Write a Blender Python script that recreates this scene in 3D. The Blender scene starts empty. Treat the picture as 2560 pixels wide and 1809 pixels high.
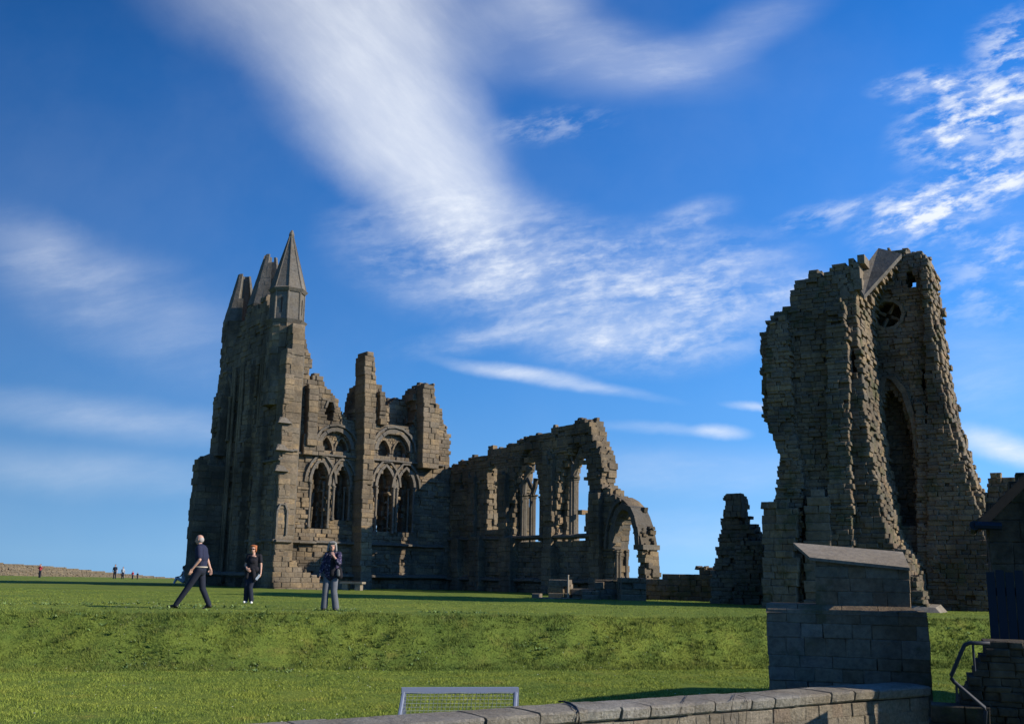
import bpy, bmesh, math, random
import numpy as np
from mathutils import Vector, Matrix, noise
R = random.Random(7)
sc = bpy.context.scene
C = sc.collection
rad = math.radians

# ------------------------------------------------------------------ camera
F_PX = 2600.0; YC = 1436.0; EYE = 0.95
PITCH = math.atan((YC-904.5)/F_PX); ROLL = rad(1.0)
Fv = Vector((0, math.cos(PITCH), math.sin(PITCH)))
U0 = Vector((0, -math.sin(PITCH), math.cos(PITCH))); R0 = Vector((1, 0, 0))
Rv = math.cos(ROLL)*R0 + math.sin(ROLL)*U0
Uv = -math.sin(ROLL)*R0 + math.cos(ROLL)*U0
cam_d = bpy.data.cameras.new("camera"); cam = bpy.data.objects.new("camera", cam_d)
C.objects.link(cam); sc.camera = cam
cam_d.sensor_width = 36; cam_d.lens = F_PX/2560*36; cam_d.clip_end = 6000; cam_d.clip_start = 0.05
M = Matrix((Rv, Uv, -Fv)).transposed().to_4x4(); M.translation = (0, 0, EYE)
cam.matrix_world = M

# ------------------------------------------------------------------ light
SUN_EL = rad(27.0); SUN_DIR = Vector((1.0, -0.27))          # horizontal direction towards the sun
SUN_DIR.normalize()
sun_d = bpy.data.lights.new("sun", 'SUN'); sun_d.energy = 5.0; sun_d.angle = rad(0.55); sun_d.color = (1, 0.88, 0.70)
sun = bpy.data.objects.new("sun", sun_d); C.objects.link(sun)
sv = Vector((SUN_DIR.x*math.cos(SUN_EL), SUN_DIR.y*math.cos(SUN_EL), math.sin(SUN_EL)))
sun.rotation_euler = sv.to_track_quat('Z', 'Y').to_euler(); sun.location = (60, -10, 40)
sc.view_settings.view_transform = 'Standard'; sc.view_settings.look = 'None'
sc.view_settings.gamma = 1; sc.view_settings.exposure = 0.48
sc.cycles.max_bounces = 4; sc.cycles.diffuse_bounces = 2

def ray(X, Y):
    return (Fv*F_PX + Rv*(X-1280) - Uv*(Y-904.5)).normalized()
def onz(X, Y, z=0.0):
    d = ray(X, Y); t = (z-EYE)/d.z
    return Vector((0, 0, EYE)) + d*t
def at(X, Y, depth):
    d = ray(X, Y); return Vector((0, 0, EYE)) + d*(depth/d.y)

# ------------------------------------------------------------------ world
W = bpy.data.worlds.new("World"); sc.world = W; W.use_nodes = True
nt = W.node_tree; nt.nodes.clear()
class NG:
    def __init__(s, t): s.t = t
    def n(s, typ, **kw):
        x = s.t.nodes.new(typ)
        for k, v in kw.items(): setattr(x, k, v)
        return x
    def l(s, a, b): s.t.links.new(a, b)
    def sock(s, inp, v):
        if hasattr(v, 'is_output') or hasattr(v, 'links'): s.l(v, inp)
        else: inp.default_value = v
    def m(s, op, a, b=0.5, c=None, clamp=False):
        x = s.n('ShaderNodeMath', operation=op); x.use_clamp = clamp
        s.sock(x.inputs[0], a); s.sock(x.inputs[1], b)
        if c is not None: s.sock(x.inputs[2], c)
        return x.outputs[0]
    def vm(s, op, a, b=(0, 0, 0)):
        x = s.n('ShaderNodeVectorMath', operation=op); s.sock(x.inputs[0], a)
        if op == 'SCALE': s.sock(x.inputs[3], b)
        elif op not in ('LENGTH',): s.sock(x.inputs[1], b)
        return x.outputs['Value'] if op in ('LENGTH', 'DOT_PRODUCT') else x.outputs[0]
    def noise(s, vec, scale, detail=4, rough=0.5, dist=0.0, out='Fac'):
        x = s.n('ShaderNodeTexNoise'); s.sock(x.inputs['Vector'], vec); x.inputs['Scale'].default_value = scale
        x.inputs['Detail'].default_value = detail; x.inputs['Roughness'].default_value = rough
        x.inputs['Distortion'].default_value = dist
        return x.outputs[out]
    def mapr(s, v, a, b, c=0.0, d=1.0, smooth=True):
        x = s.n('ShaderNodeMapRange'); x.interpolation_type = 'SMOOTHSTEP' if smooth else 'LINEAR'
        s.sock(x.inputs[0], v)
        for i, q in zip((1, 2, 3, 4), (a, b, c, d)): x.inputs[i].default_value = q
        return x.outputs[0]
    def mapping(s, v, loc, rot, scale, typ='TEXTURE'):
        x = s.n('ShaderNodeMapping', vector_type=typ); s.l(v, x.inputs[0])
        x.inputs[1].default_value = loc; x.inputs[2].default_value = rot; x.inputs[3].default_value = scale
        return x.outputs[0]
    def mix(s, f, a, b, mode='MIX'):
        x = s.n('ShaderNodeMix', data_type='RGBA', blend_type=mode)
        s.sock(x.inputs[0], f)
        for i, q in ((6, a), (7, b)):
            if isinstance(q, tuple): x.inputs[i].default_value = (*q, 1) if len(q) == 3 else q
            else: s.l(q, x.inputs[i])
        return x.outputs[2]
    def ramp(s, f, stops, interp='LINEAR'):
        x = s.n('ShaderNodeValToRGB'); s.l(f, x.inputs[0]); cr = x.color_ramp; cr.interpolation = interp
        while len(cr.elements) < len(stops): cr.elements.new(0.5)
        for e, (p, c) in zip(cr.elements, stops): e.position = p; e.color = (*c, 1)
        return x.outputs[0]
g = NG(nt)
tc = g.n('ShaderNodeTexCoord'); sx = g.n('ShaderNodeSeparateXYZ'); g.l(tc.outputs['Generated'], sx.inputs[0])
zc = g.m('MAXIMUM', sx.outputs[2], 0.012)
cx_ = g.n('ShaderNodeCombineXYZ'); g.l(sx.outputs[0], cx_.inputs[0]); g.l(sx.outputs[1], cx_.inputs[1]); g.l(g.m('ADD', zc, 0.13), cx_.inputs[2])
sky = g.n('ShaderNodeTexSky', sky_type='NISHITA'); sky.sun_disc = False
sky.sun_elevation = SUN_EL; sky.sun_rotation = math.atan2(SUN_DIR.x, SUN_DIR.y); sky.altitude = 60; sky.air_density = 1.0; sky.dust_density = 0.25; sky.ozone_density = 2.0
g.l(g.vm('NORMALIZE', cx_.outputs[0]), sky.inputs[0])
# the sky in directions (x/y, z/y): plain world directions, the same from everywhere
yy = g.m('MAXIMUM', sx.outputs[1], 0.05)
pu = g.m('DIVIDE', sx.outputs[0], yy); pv = g.m('DIVIDE', zc, yy)
P = g.n('ShaderNodeCombineXYZ'); g.l(pu, P.inputs[0]); g.l(pv, P.inputs[1]); P = P.outputs[0]
front = g.mapr(sx.outputs[1], 0.05, 0.3)
def uv(X, Y):
    d = ray(X, Y); return (d.x/d.y, d.z/d.y)
w1 = g.noise(P, 3.0, 7, 0.6, out='Color'); w1 = g.vm('SUBTRACT', w1, (0.5, 0.5, 0.5))
PW = g.vm('ADD', P, g.vm('SCALE', w1, 0.10))           # softly bent coordinates
PW2 = g.vm('ADD', P, g.vm('SCALE', w1, 0.04))
def blob(vec, X, Y, ax, ay, ang, lo=0.25, hi=1.0, amp=1.0):
    """soft ellipse at a direction; ax, ay are its half sizes, ang its tilt in degrees (anticlockwise)"""
    c = uv(X, Y)
    v = g.mapping(vec, (c[0], c[1], 0), (0, 0, rad(ang)), (ax/F_PX, ay/F_PX, 1))
    return g.m('MULTIPLY', g.mapr(g.vm('LENGTH', v), lo, hi, 1, 0), amp)
def add(*a):
    r = a[0]
    for q in a[1:]: r = g.m('ADD', r, q)
    return r
def mx(*a):
    r = a[0]
    for q in a[1:]: r = g.m('SUBTRACT', g.m('ADD', r, q), g.m('MULTIPLY', r, q))
    return r
# streak noises
stA = g.noise(g.mapping(PW2, (0, 0, 0), (0, 0, rad(12)), (0.34, 0.075, 1)), 1.0, 7, 0.6)       # long streaks
stB = g.noise(g.mapping(PW, (0, 0, 0), (0, 0, rad(-52)), (0.5, 0.30, 1)), 1.0, 5, 0.5)        # soft sheet
cell = g.noise(g.mapping(PW2, (0, 0, 0), (0, 0, rad(22)), (0.045, 0.017, 1)), 1.0, 5, 0.62)   # broken ripples
fine = g.noise(g.mapping(PW2, (0, 0, 0), (0, 0, rad(8)), (0.10, 0.03, 1)), 1.0, 7, 0.66)
fibre = g.noise(g.mapping(PW2, (0, 0, 0), (0, 0, rad(-46)), (0.16, 0.05, 1)), 1.0, 8, 0.65)
grainy = g.noise(g.mapping(PW2, (0, 0, 0), (0, 0, rad(15)), (0.02, 0.012, 1)), 1.0, 3, 0.6)
plume = mx(blob(PW, 780, -60, 560, 300, 0, 0, 1.1, .55), blob(PW, 960, 60, 420, 300, -20, 0, 1.1, .6), blob(PW, 900, 210, 430, 250, -42, 0, 1.2, .72),
           blob(PW, 1040, 360, 330, 230, -48, 0, 1.2, .8), blob(PW, 1120, 500, 300, 170, -30, 0, 1.2, .62), blob(PW, 1330, 0, 240, 130, 20, 0, 1.1, .35))
plume = g.m('MULTIPLY', plume, g.m('ADD', g.mapr(stB, 0.25, 0.75, 0.62, 0.95), g.mapr(fibre, 0.36, 0.7, -.07, .13)))
crescent = mx(blob(PW2, 1530, 150, 420, 130, -4, 0, 1.15, .34), blob(PW2, 1860, 70, 330, 90, 28, 0, 1.15, .26), blob(PW2, 1420, 60, 260, 120, -20, 0, 1.1, .3), blob(PW2, 1700, 150, 260, 90, 15, 0, 1.1, .3))
crescent = g.m('MULTIPLY', crescent, g.m('ADD', g.mapr(stB, 0.3, 0.7, 0.5, 1.0), g.mapr(fine, 0.4, 0.75, -.05, .3)))
fan = mx(blob(PW2, 1200, 640, 430, 210, -8, 0, 1.15, .8), blob(PW2, 1500, 680, 420, 150, 8, 0, 1.1, .6), blob(PW2, 1700, 740, 430, 190, 10, 0, 1.1, .95),
         blob(PW2, 1600, 850, 340, 100, 2, 0, 1.1, .95), blob(PW2, 1720, 560, 170, 60, 22, 0, 1.1, .5), blob(PW2, 1950, 730, 240, 60, 8, 0, 1.1, .6), blob(PW2, 1250, 830, 330, 50, 12, 0, 1.1, .4))
fan = g.m('MULTIPLY', fan, add(g.mapr(stA, 0.34, 0.66, 0.22, 0.72), g.mapr(fine, 0.42, 0.72, -.05, 0.6), g.mapr(grainy, .4, .7, -.12, .12)))
mack = mx(blob(PW2, 2330, 530, 250, 100, 22, 0.1, 1.1, 1.2), blob(PW2, 2450, 300, 300, 150, 25, 0.1, 1.1, 1.2), blob(PW2, 2330, 215, 200, 60, 8, 0.1, 1.1, .9),
          blob(PW2, 2500, 430, 200, 100, 20, 0.1, 1.1, 1.1), blob(PW2, 2560, 130, 180, 160, 30, .1, 1.1, .9), blob(PW2, 1380, 310, 230, 70, 10, .1, 1, .3), blob(PW2, 2500, 640, 240, 140, 10, .1, 1, .45), blob(PW2, 2130, 530, 300, 60, 15, .1, 1, .4), blob(PW2, 2450, 760, 300, 100, 5, .1, 1, .25))
mack = g.m('MULTIPLY', mack, add(g.mapr(cell, 0.42, 0.68, 0.0, 0.95), g.mapr(fine, .4, .7, -.1, .35), .05))
low = mx(blob(PW2, 1300, 930, 250, 26, -7, 0, 1.1, .75), blob(PW2, 1470, 965, 260, 20, -6, 0, 1.1, .4), blob(PW2, 1795, 1070, 85, 24, -3, 0, 1.1, .85), blob(PW2, 1880, 1003, 90, 16, -3, 0, 1.1, .6), blob(PW2, 1650, 1065, 220, 22, 0, 0, 1.1, .25),
         blob(PW2, 2510, 1115, 200, 50, -14, 0, 1.1, .85), blob(PW2, 300, 1040, 620, 70, -5, 0, 1.1, .26), blob(PW2, 250, 1180, 620, 80, -2, 0, 1.1, .2), blob(PW, 280, 740, 560, 150, -22, 0, 1.15, .26), blob(PW, 150, 640, 300, 100, -30, 0, 1.15, .18),
         blob(PW2, 1800, 1180, 700, 90, 2, 0, 1.1, .22), blob(PW2, 1750, 1330, 600, 80, 2, 0, 1.1, .2), blob(PW2, 2450, 950, 300, 180, 0, 0, 1.1, .25))
low = g.m('MULTIPLY', low, add(g.mapr(stA, 0.3, 0.64, 0.45, 1.0), g.mapr(fine, .4, .7, -.1, .25)))
cl = g.m('MULTIPLY', add(plume, crescent, fan, mack, low), front)
veil = g.m('MULTIPLY', g.mapr(g.noise(PW, 2.2, 6, 0.6), 0.35, 0.75), 0.055)
cl = g.m('MINIMUM', g.m('MULTIPLY', g.m('ADD', cl, veil), 0.86), 0.93)
# richer blue
grad = g.ramp(g.mapr(zc, 0.0, 0.5, smooth=False), [(0.0, (0.50, 0.68, 0.86)), (0.15, (0.40, 0.66, 0.88)), (0.35, (0.27, 0.63, 0.97)), (0.6, (0.20, 0.59, 1.02)), (0.85, (0.14, 0.54, 1.0)), (1.0, (0.09, 0.46, 0.9))])
tint = g.mix(1.0, sky.outputs[0], grad, 'MULTIPLY')
tint = g.vm('SCALE', tint, g.mapr(sx.outputs[0], -0.5, 0.35, 1.12, 2.65, smooth=False))
col = g.mix(cl, tint, (9.4, 9.9, 10.6))
bg = g.n('ShaderNodeBackground'); g.l(col, bg.inputs[0]); bg.inputs[1].default_value = 0.072
wo = g.n('ShaderNodeOutputWorld'); g.l(bg.outputs[0], wo.inputs[0])

# ------------------------------------------------------------------ materials
def mat_new(name):
    m = bpy.data.materials.new(name); m.use_nodes = True
    b = m.node_tree.nodes['Principled BSDF']; b.inputs['Roughness'].default_value = 0.9
    b.inputs['Specular IOR Level'].default_value = 0.25
    return m, NG(m.node_tree), b
def plain(name, col, rough=0.8, metal=0.0, var=0.12, scale=25):
    m, q, b = mat_new(name); t = q.n('ShaderNodeTexCoord')
    nz = q.noise(t.outputs['Object'], scale, 4, 0.6)
    c = q.mix(nz, tuple(x*(1-var*2) for x in col), tuple(min(1, x*(1+var*2)) for x in col))
    q.l(c, b.inputs['Base Color']); b.inputs['Roughness'].default_value = rough; b.inputs['Metallic'].default_value = metal
    return m
def stone(name, pal, stain=(0.04, 0.034, 0.026), stain_amt=0.7, joint=0.0, bump=0.5, moss=None, gain=1.0, fscale=9.0):
    m, q, b = mat_new(name); t = q.n('ShaderNodeTexCoord'); ge = q.n('ShaderNodeNewGeometry')
    O = t.outputs['Object']
    pal = [tuple(x*gain for x in p) for p in pal]
    c = q.ramp(ge.outputs['Random Per Island'], [(i/len(pal), p) for i, p in enumerate(pal)], 'CONSTANT')
    c = q.mix(.38, c, tuple(sum(p[k] for p in pal)/len(pal) for k in range(3)))
    n1 = q.noise(O, 0.35, 5, 0.6); n2 = q.noise(O, fscale, 6, 0.7); n3 = q.noise(O, 1.6, 5, 0.65)
    c = q.mix(q.mapr(n3, 0.35, 0.65, 0, 0.55), c, tuple(x*0.55*gain for x in (0.33, 0.27, 0.19)))
    c = q.mix(q.mapr(n2, 0.3, 0.75, 0.0, 0.8), c, q.mix(1.0, c, (0.45, 0.45, 0.47), 'MULTIPLY'))
    c = q.mix(q.mapr(n1, 0.4, 0.68, 0, stain_amt), c, stain)
    st = q.noise(q.mapping(O, (0, 0, 0), (0, 0, 0), (1.2, 1.2, 7.0)), 1.0, 4, 0.6)
    c = q.mix(q.mapr(st, 0.48, 0.72, 0, stain_amt*0.8), c, stain)
    if moss:
        c = q.mix(q.mapr(q.noise(O, 1.1, 6, 0.7), 0.52, 0.62, 0, 0.6), c, moss)
    q.l(c, b.inputs['Base Color']); b.inputs['Roughness'].default_value = 0.95
    bp = q.n('ShaderNodeBump'); bp.inputs['Strength'].default_value = bump; bp.inputs['Distance'].default_value = 0.06
    h = q.m('ADD', q.noise(O, fscale*0.7, 8, 0.75), q.m('MULTIPLY', q.noise(O, 2.5, 3, 0.5), 1.2))
    q.l(h, bp.inputs['Height']); q.l(bp.outputs[0], b.inputs['Normal'])
    return m
PAL = [(x[0]*1.12, x[1], x[2]*.84) for x in [(0.20, 0.175, 0.135), (0.15, 0.14, 0.12), (0.24, 0.20, 0.145), (0.11, 0.105, 0.098), (0.19, 0.17, 0.15), (0.27, 0.22, 0.15), (0.14, 0.115, 0.085), (0.17, 0.165, 0.155), (0.30, 0.235, 0.145), (0.125, 0.12, 0.115)]]
M_ST = stone('weathered_sandstone', PAL, gain=1.04)
M_ST2 = stone('weathered_sandstone_dressed', [(0.20, 0.185, 0.16), (0.17, 0.16, 0.145), (0.22, 0.195, 0.16), (0.15, 0.145, 0.135)], stain_amt=0.45, bump=0.4, gain=.86)
M_OCH = stone('sunlit_ochre_sandstone', [(.44, .27, .12), (.36, .22, .10), (.30, .21, .13), (.25, .19, .13)], stain_amt=.3, bump=.6)  # ochre stone; its bright warm tone also paints orange sunlight on window jambs
M_STR = stone('rough_tower_sandstone', PAL+[(0.20, 0.12, 0.07), (0.22, 0.15, 0.08), (0.12, 0.13, 0.12)], gain=1.04, moss=(0.045, 0.055, 0.022), bump=0.6)
M_PIL = stone('gate_pier_sandstone', [(0.11, 0.10, 0.085), (0.085, 0.076, 0.062), (0.14, 0.115, 0.08), (0.19, 0.18, 0.155), (0.11, 0.075, 0.04), (0.095, 0.088, 0.08), (0.085, 0.085, 0.065), (.13, .085, .05)], moss=(0.05, 0.06, 0.022), bump=0.45, stain_amt=0.4, fscale=14, gain=1.6)
M_SLAB = stone('pale_slab_stone', [(0.24, 0.21, 0.17), (0.27, 0.24, 0.19)], stain_amt=0.15, bump=0.3, fscale=16)
M_WALL = stone('garden_wall_stone', [(0.27, 0.235, 0.18), (0.31, 0.28, 0.22), (0.24, 0.22, 0.18), (0.29, 0.22, 0.17), (0.34, 0.30, 0.24), (0.22, 0.20, 0.17)], stain_amt=0.28, bump=1.0, fscale=30, gain=1.2)
M_COPE = stone('coping_stone', [(0.33, 0.32, 0.28), (0.28, 0.265, 0.235), (0.37, 0.35, 0.31), (0.31, 0.28, 0.22)], stain_amt=0.25, bump=1.0, fscale=32, gain=1.1)
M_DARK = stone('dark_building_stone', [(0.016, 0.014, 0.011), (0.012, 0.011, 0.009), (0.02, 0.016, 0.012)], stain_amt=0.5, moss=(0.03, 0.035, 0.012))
M_RUB = stone('far_wall_rubble', [(0.20, 0.155, 0.10), (0.15, 0.125, 0.09), (0.25, 0.20, 0.13), (0.12, 0.105, 0.08), (0.19, 0.145, 0.105)], stain_amt=0.1)

def grass_mat(name, base, blade=False):
    m, q, b = mat_new(name); ge = q.n('ShaderNodeNewGeometry'); P_ = ge.outputs['Position']
    n1 = q.noise(P_, 0.22, 4, 0.6); n2 = q.noise(P_, 1.6, 5, 0.65); n3 = q.noise(P_, 22, 4, 0.7)
    c = q.mix(q.mapr(n1, 0.35, 0.65), tuple(x*0.88 for x in base), tuple(x*y for x, y in zip(base, (1.2, 1.08, 1.0))))
    c = q.mix(q.mapr(n2, 0.42, 0.7, 0, 0.7), c, (base[0]*0.62, base[1]*0.72, base[2]*0.8))
    c = q.mix(q.mapr(q.noise(P_, 0.9, 5, 0.7), 0.55, 0.75, 0, 0.45), c, (base[0]*1.9, base[1]*1.15, base[2]*1.6))
    if 'rough' in name: c = q.mix(q.mapr(q.noise(P_, 1.3, 6, .75), .5, .70, 0, .5), c, (.14, .125, .055)); c = q.mix(q.mapr(q.noise(P_, 3.1, 5, .75), .52, .70, 0, .4), c, (.05, .085, .025))
    if blade:
        rr = q.ramp(ge.outputs['Random Per Island'], [(0, (0.55, 0.62, 0.5)), (0.4, (1, 1, 1)), (0.8, (1.22, 1.15, 1.15)), (0.97, (1.6, 1.4, 1.6))])
        c = q.mix(1.0, c, rr, 'MULTIPLY')
    else:
        c = q.mix(q.mapr(n3, 0.3, 0.7, 0.0, 0.7), c, q.mix(1.0, c, (0.5, 0.55, 0.5), 'MULTIPLY'))
        bp = q.n('ShaderNodeBump'); bp.inputs['Strength'].default_value = 0.6; bp.inputs['Distance'].default_value = 0.05
        q.l(q.noise(P_, 14, 6, 0.8), bp.inputs['Height']); q.l(bp.outputs[0], b.inputs['Normal'])
    q.l(c, b.inputs['Base Color']); b.inputs['Roughness'].default_value = 1.0 if not blade else 0.75
    b.inputs['Specular IOR Level'].default_value = 0.08
    return m
GB = (0.150, 0.205, 0.038)
M_GR = grass_mat('lawn', GB); M_BL = grass_mat('grass_blades', (0.170, 0.232, 0.042), True)
M_ROUGH = grass_mat('rough_bank_grass', (0.12, 0.165, 0.034), True)
M_WEED = grass_mat('weed_leaves', (0.14, 0.22, 0.075), True)
M_DAISY = plain('daisy_petals', (0.75, 0.75, 0.68))

# ------------------------------------------------------------------ object helpers
def tag(o, label=None, cat=None, group=None, kind=None):
    for k, v in (('label', label), ('category', cat), ('group', group), ('kind', kind)):
        if v: o[k] = v
    return o
def empty(name, loc, label, cat, group=None):
    o = bpy.data.objects.new(name, None); C.objects.link(o); o.location = loc; o.empty_display_size = 0.3
    return tag(o, label, cat, group)
_wl = {}
def wloc(o):
    return _wl.get(o.name, Vector(o.location)) if o else Vector((0, 0, 0))
class MB:
    """collects geometry in world coordinates"""
    def __init__(s): s.v = []; s.f = []
    def box8(s, p):                       # p: 8 points, bottom 4 then top 4 (same order round)
        b = len(s.v); s.v += [tuple(x) for x in p]
        s.f += [(b, b+3, b+2, b+1), (b+4, b+5, b+6, b+7), (b, b+1, b+5, b+4), (b+1, b+2, b+6, b+5), (b+2, b+3, b+7, b+6), (b+3, b, b+4, b+7)]
    def poly(s, pts):
        b = len(s.v); s.v += [tuple(x) for x in pts]; s.f.append(tuple(range(b, b+len(pts))))
    def tube(s, pts, r, n=6, cap=True):
        pts = [Vector(p) for p in pts]; b = len(s.v); k = len(pts)
        rs = r if isinstance(r, (list, tuple)) else [r]*k
        for i, p in enumerate(pts):
            d = (pts[min(i+1, k-1)]-pts[max(i-1, 0)]).normalized()
            a = d.cross(Vector((0, 0, 1)) if abs(d.z) < 0.95 else Vector((0, 1, 0))).normalized(); c = d.cross(a)
            for j in range(n):
                t = 2*math.pi*j/n; s.v.append(tuple(p + (a*math.cos(t)+c*math.sin(t))*rs[i]))
        for i in range(k-1):
            for j in range(n):
                j2 = (j+1) % n; s.f.append((b+i*n+j, b+i*n+j2, b+(i+1)*n+j2, b+(i+1)*n+j))
        if cap: s.f.append(tuple(b+j for j in range(n))[::-1]); s.f.append(tuple(b+(k-1)*n+j for j in range(n)))
    def build(s, name, mat, parent=None, base=None, smooth=False):
        me = bpy.data.meshes.new(name)
        off = wloc(parent) if parent else (Vector(base) if base is not None else Vector((0, 0, 0)))
        off_l = off
        v = np.array(s.v, dtype=float) - np.array(off_l)
        me.from_pydata(v.tolist(), [], s.f); me.materials.append(mat); me.update()
        if smooth:
            me.polygons.foreach_set('use_smooth', [True]*len(me.polygons))
        o = bpy.data.objects.new(name, me); C.objects.link(o)
        if parent: o.parent = parent; _wl[o.name] = off
        else: o.location = off; _wl[o.name] = off
        return o

class Frame:
    def __init__(s, O, d, side=1):
        s.O = Vector((O[0], O[1], 0)); s.d = Vector((d[0], d[1], 0)).normalized()
        s.n = Vector((s.d.y, -s.d.x, 0))                    # towards the viewer when d points right
    def p(s, u, z, w=0.0): return s.O + s.d*u + s.n*w + Vector((0, 0, z))
    def uz(s, X, Y, w=0.0):
        o = Vector((0, 0, EYE)); r = ray(X, Y); P0 = s.O + s.n*w
        t = (P0-o).dot(s.n)/r.dot(s.n); q = o + r*t
        return ((q-P0).dot(s.d), q.z)
    def px(s, pts, w=0.0): return [s.uz(X, Y, w) for X, Y in pts]
    def shift(s, w): return Frame(s.O + s.n*w, s.d)

def spans(polys, z):
    xs = []
    for P in polys:
        n = len(P)
        for i in range(n):
            (u1, z1), (u2, z2) = P[i], P[(i+1) % n]
            if (z1 <= z) != (z2 <= z): xs.append(u1 + (z-z1)/(z2-z1)*(u2-u1))
    xs.sort()
    return [(xs[i], xs[i+1]) for i in range(0, len(xs)-1, 2)]

def block(mb, fr, u0, u1, z0, z1, wb, wf, bev, jit, rnd):
    j = lambda a: rnd.uniform(-a, a)
    c = [(u0+j(jit), z0), (u1+j(jit), z0), (u1+j(jit), z1), (u0+j(jit), z1)]
    b = len(mb.v); V = mb.v; p = fr.p
    bx = min(bev, (u1-u0)*0.3); bz = min(bev, (z1-z0)*0.3)
    for u, z in c: V.append(tuple(p(u, z, wb)))
    for u, z in c: V.append(tuple(p(u+j(jit*.4), z+j(jit*.4), wf-bev*0.8+j(jit*.3))))
    ins = [(bx, bz), (-bx, bz), (-bx, -bz), (bx, -bz)]
    for (u, z), (a, e) in zip(c, ins): V.append(tuple(p(u+a+j(jit*.5), z+e+j(jit*.5), wf+j(jit*.5))))
    f = mb.f
    f.append((b+3, b+2, b+1, b))
    for k in range(4):
        k2 = (k+1) % 4
        f.append((b+k, b+k2, b+4+k2, b+4+k)); f.append((b+4+k, b+4+k2, b+8+k2, b+8+k))
    f.append((b+8, b+9, b+10, b+11))

def masonry(mb, fr, polys, T, ch=(0.22, 0.36), bl=(0.3, 0.75), proud=0.04, bev=0.03, jit=0.015, rag=0.08, w0=0.0, erode=0.0, ef=0.5, seed=1, leaf=0.65, batter=0.0, erag=0.0, both=True):
    """coursed blocks filling the even-odd area of polys (u,z) on the frame, T thick behind the face"""
    rnd = random.Random(seed)
    zs = [z for z in (q[1] for q in polys[0])]; zmin, zmax = min(zs), max(zs)
    nl = max(1, round(T/leaf)); lt = T/nl
    for L in range(nl):
        z = zmin; first = (L == 0); last = (L == nl-1)
        while z < zmax-0.02:
            h = rnd.uniform(*ch); z1 = min(z+h, zmax+0.05)
            for a, b in spans(polys, min(z+h*0.5, zmax-0.005)):
                if b-a < 0.05: continue
                a += rnd.uniform(-rag, rag)*0.8; b += rnd.uniform(-rag, rag)*0.8
                if erag and rnd.random() < 0.35: b += rnd.uniform(-erag, erag)
                if b-a < 0.06: continue
                u = a; k = 0
                while u < b-1e-4:
                    ln = rnd.uniform(*bl)
                    if not first and not last and k > 0 and b-u > 2.0: ln = b-u-0.6
                    u1 = u+ln
                    if b-u1 < bl[0]*0.6: u1 = b
                    u1 = min(u1, b)
                    er = 0.0
                    if erode:
                        er = erode*(noise.noise(Vector((u*ef, z*ef, seed*3.1)))+0.3*noise.noise(Vector((u*ef*4, z*ef*4, seed))))
                    wf = w0 - L*lt + (rnd.uniform(-proud, proud) + er - batter*(z-zmin) if first else 0)
                    if first and proud > .03 and rnd.random() < 0.04: wf -= 0.12
                    wb = w0 - (L+1)*lt - (0 if not last else rnd.uniform(0, proud))
                    block(mb, fr, u, u1, z, z1, wb, wf, bev if first else 0.02, jit, rnd)
                    u = u1; k += 1
                if rag > .06:                    # loose stones left on the broken steps
                    for e_, s_ in ((a, 1), (b, -1)):
                        for _ in range(2):
                            if rnd.random() < .75:
                                o_ = rnd.uniform(0, .3)*s_; l_ = rnd.uniform(.12, .34)*s_; hh = h*rnd.uniform(.25, .8); q0, q1 = sorted((e_+o_, e_+o_+l_)); dw = rnd.uniform(.02, lt*.5)
                                block(mb, fr, q0, q1, z1-.02, z1+hh, w0-(L+1)*lt+rnd.uniform(.02, lt*.4), w0-L*lt-dw, .05, .04, rnd)
            z = z1
    return mb

def ring(mb, fr, path, wid, wf, wb, n=None, seed=3, bev=0.02, size=0.3):
    """voussoirs along a (u,z) path; wid is their width outwards (left of the path)"""
    rnd = random.Random(seed); P = [Vector((a, b)) for a, b in path]
    L = [0]
    for i in range(1, len(P)): L.append(L[-1]+(P[i]-P[i-1]).length)
    n = n or max(3, int(L[-1]/size))
    def ev(s):
        for i in range(1, len(P)):
            if s <= L[i]+1e-9:
                t = (s-L[i-1])/max(1e-9, L[i]-L[i-1]); return P[i-1].lerp(P[i], t), (P[i]-P[i-1]).normalized()
        return P[-1], (P[-1]-P[-2]).normalized()
    def sm(s):
        e = 0.12; a, _ = ev(max(0, s-e)); b, _ = ev(min(L[-1], s+e)); p, _ = ev(s); t = (b-a).normalized(); return p, Vector((-t.y, t.x))
    for i in range(n):
        p0, n0 = sm(L[-1]*i/n); p1, n1 = sm(L[-1]*(i+1)/n); w = wf+rnd.uniform(-0.02, 0.02); ww = wid*rnd.uniform(0.93, 1.07)
        q = [p0, p1, p1+n1*ww, p0+n0*ww]
        mb.box8([fr.p(x.x, x.y, wb) for x in q]+[fr.p(x.x, x.y, w) for x in q])
    return mb
def archpath(uc, zs, half, rise, n=10, lo=0.0):
    """pointed arch from left springing to right; lo extends it downwards"""
    pts = []
    if lo: pts.append((uc-half, zs-lo))
    r = (half*half+rise*rise)/(2*half)
    for i in range(n+1):
        t = i/n; a = math.asin(min(1, rise/r))*t; pts.append((uc-half+r*(1-math.cos(a)), zs+r*math.sin(a)))
    R_ = [(2*uc-u, z) for u, z in pts[::-1][1:]]
    return pts+R_
def lancet(uc, z0, zs, half, rise): return [(uc-half, z0)]+archpath(uc, zs, half, rise)+[(uc+half, z0)]
def lancet_px(fr, xl, xr, yb, ys, yt, w=0.0):
    a = fr.uz(xl, yb, w); b = fr.uz(xr, yb, w); s = fr.uz((xl+xr)/2, ys, w); t = fr.uz((xl+xr)/2, yt, w)
    uc = (a[0]+b[0])/2; h = (b[0]-a[0])/2
    return dict(uc=uc, z0=(a[1]+b[1])/2, zs=s[1], half=h, rise=max(t[1]-s[1], h*1.02))
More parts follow.
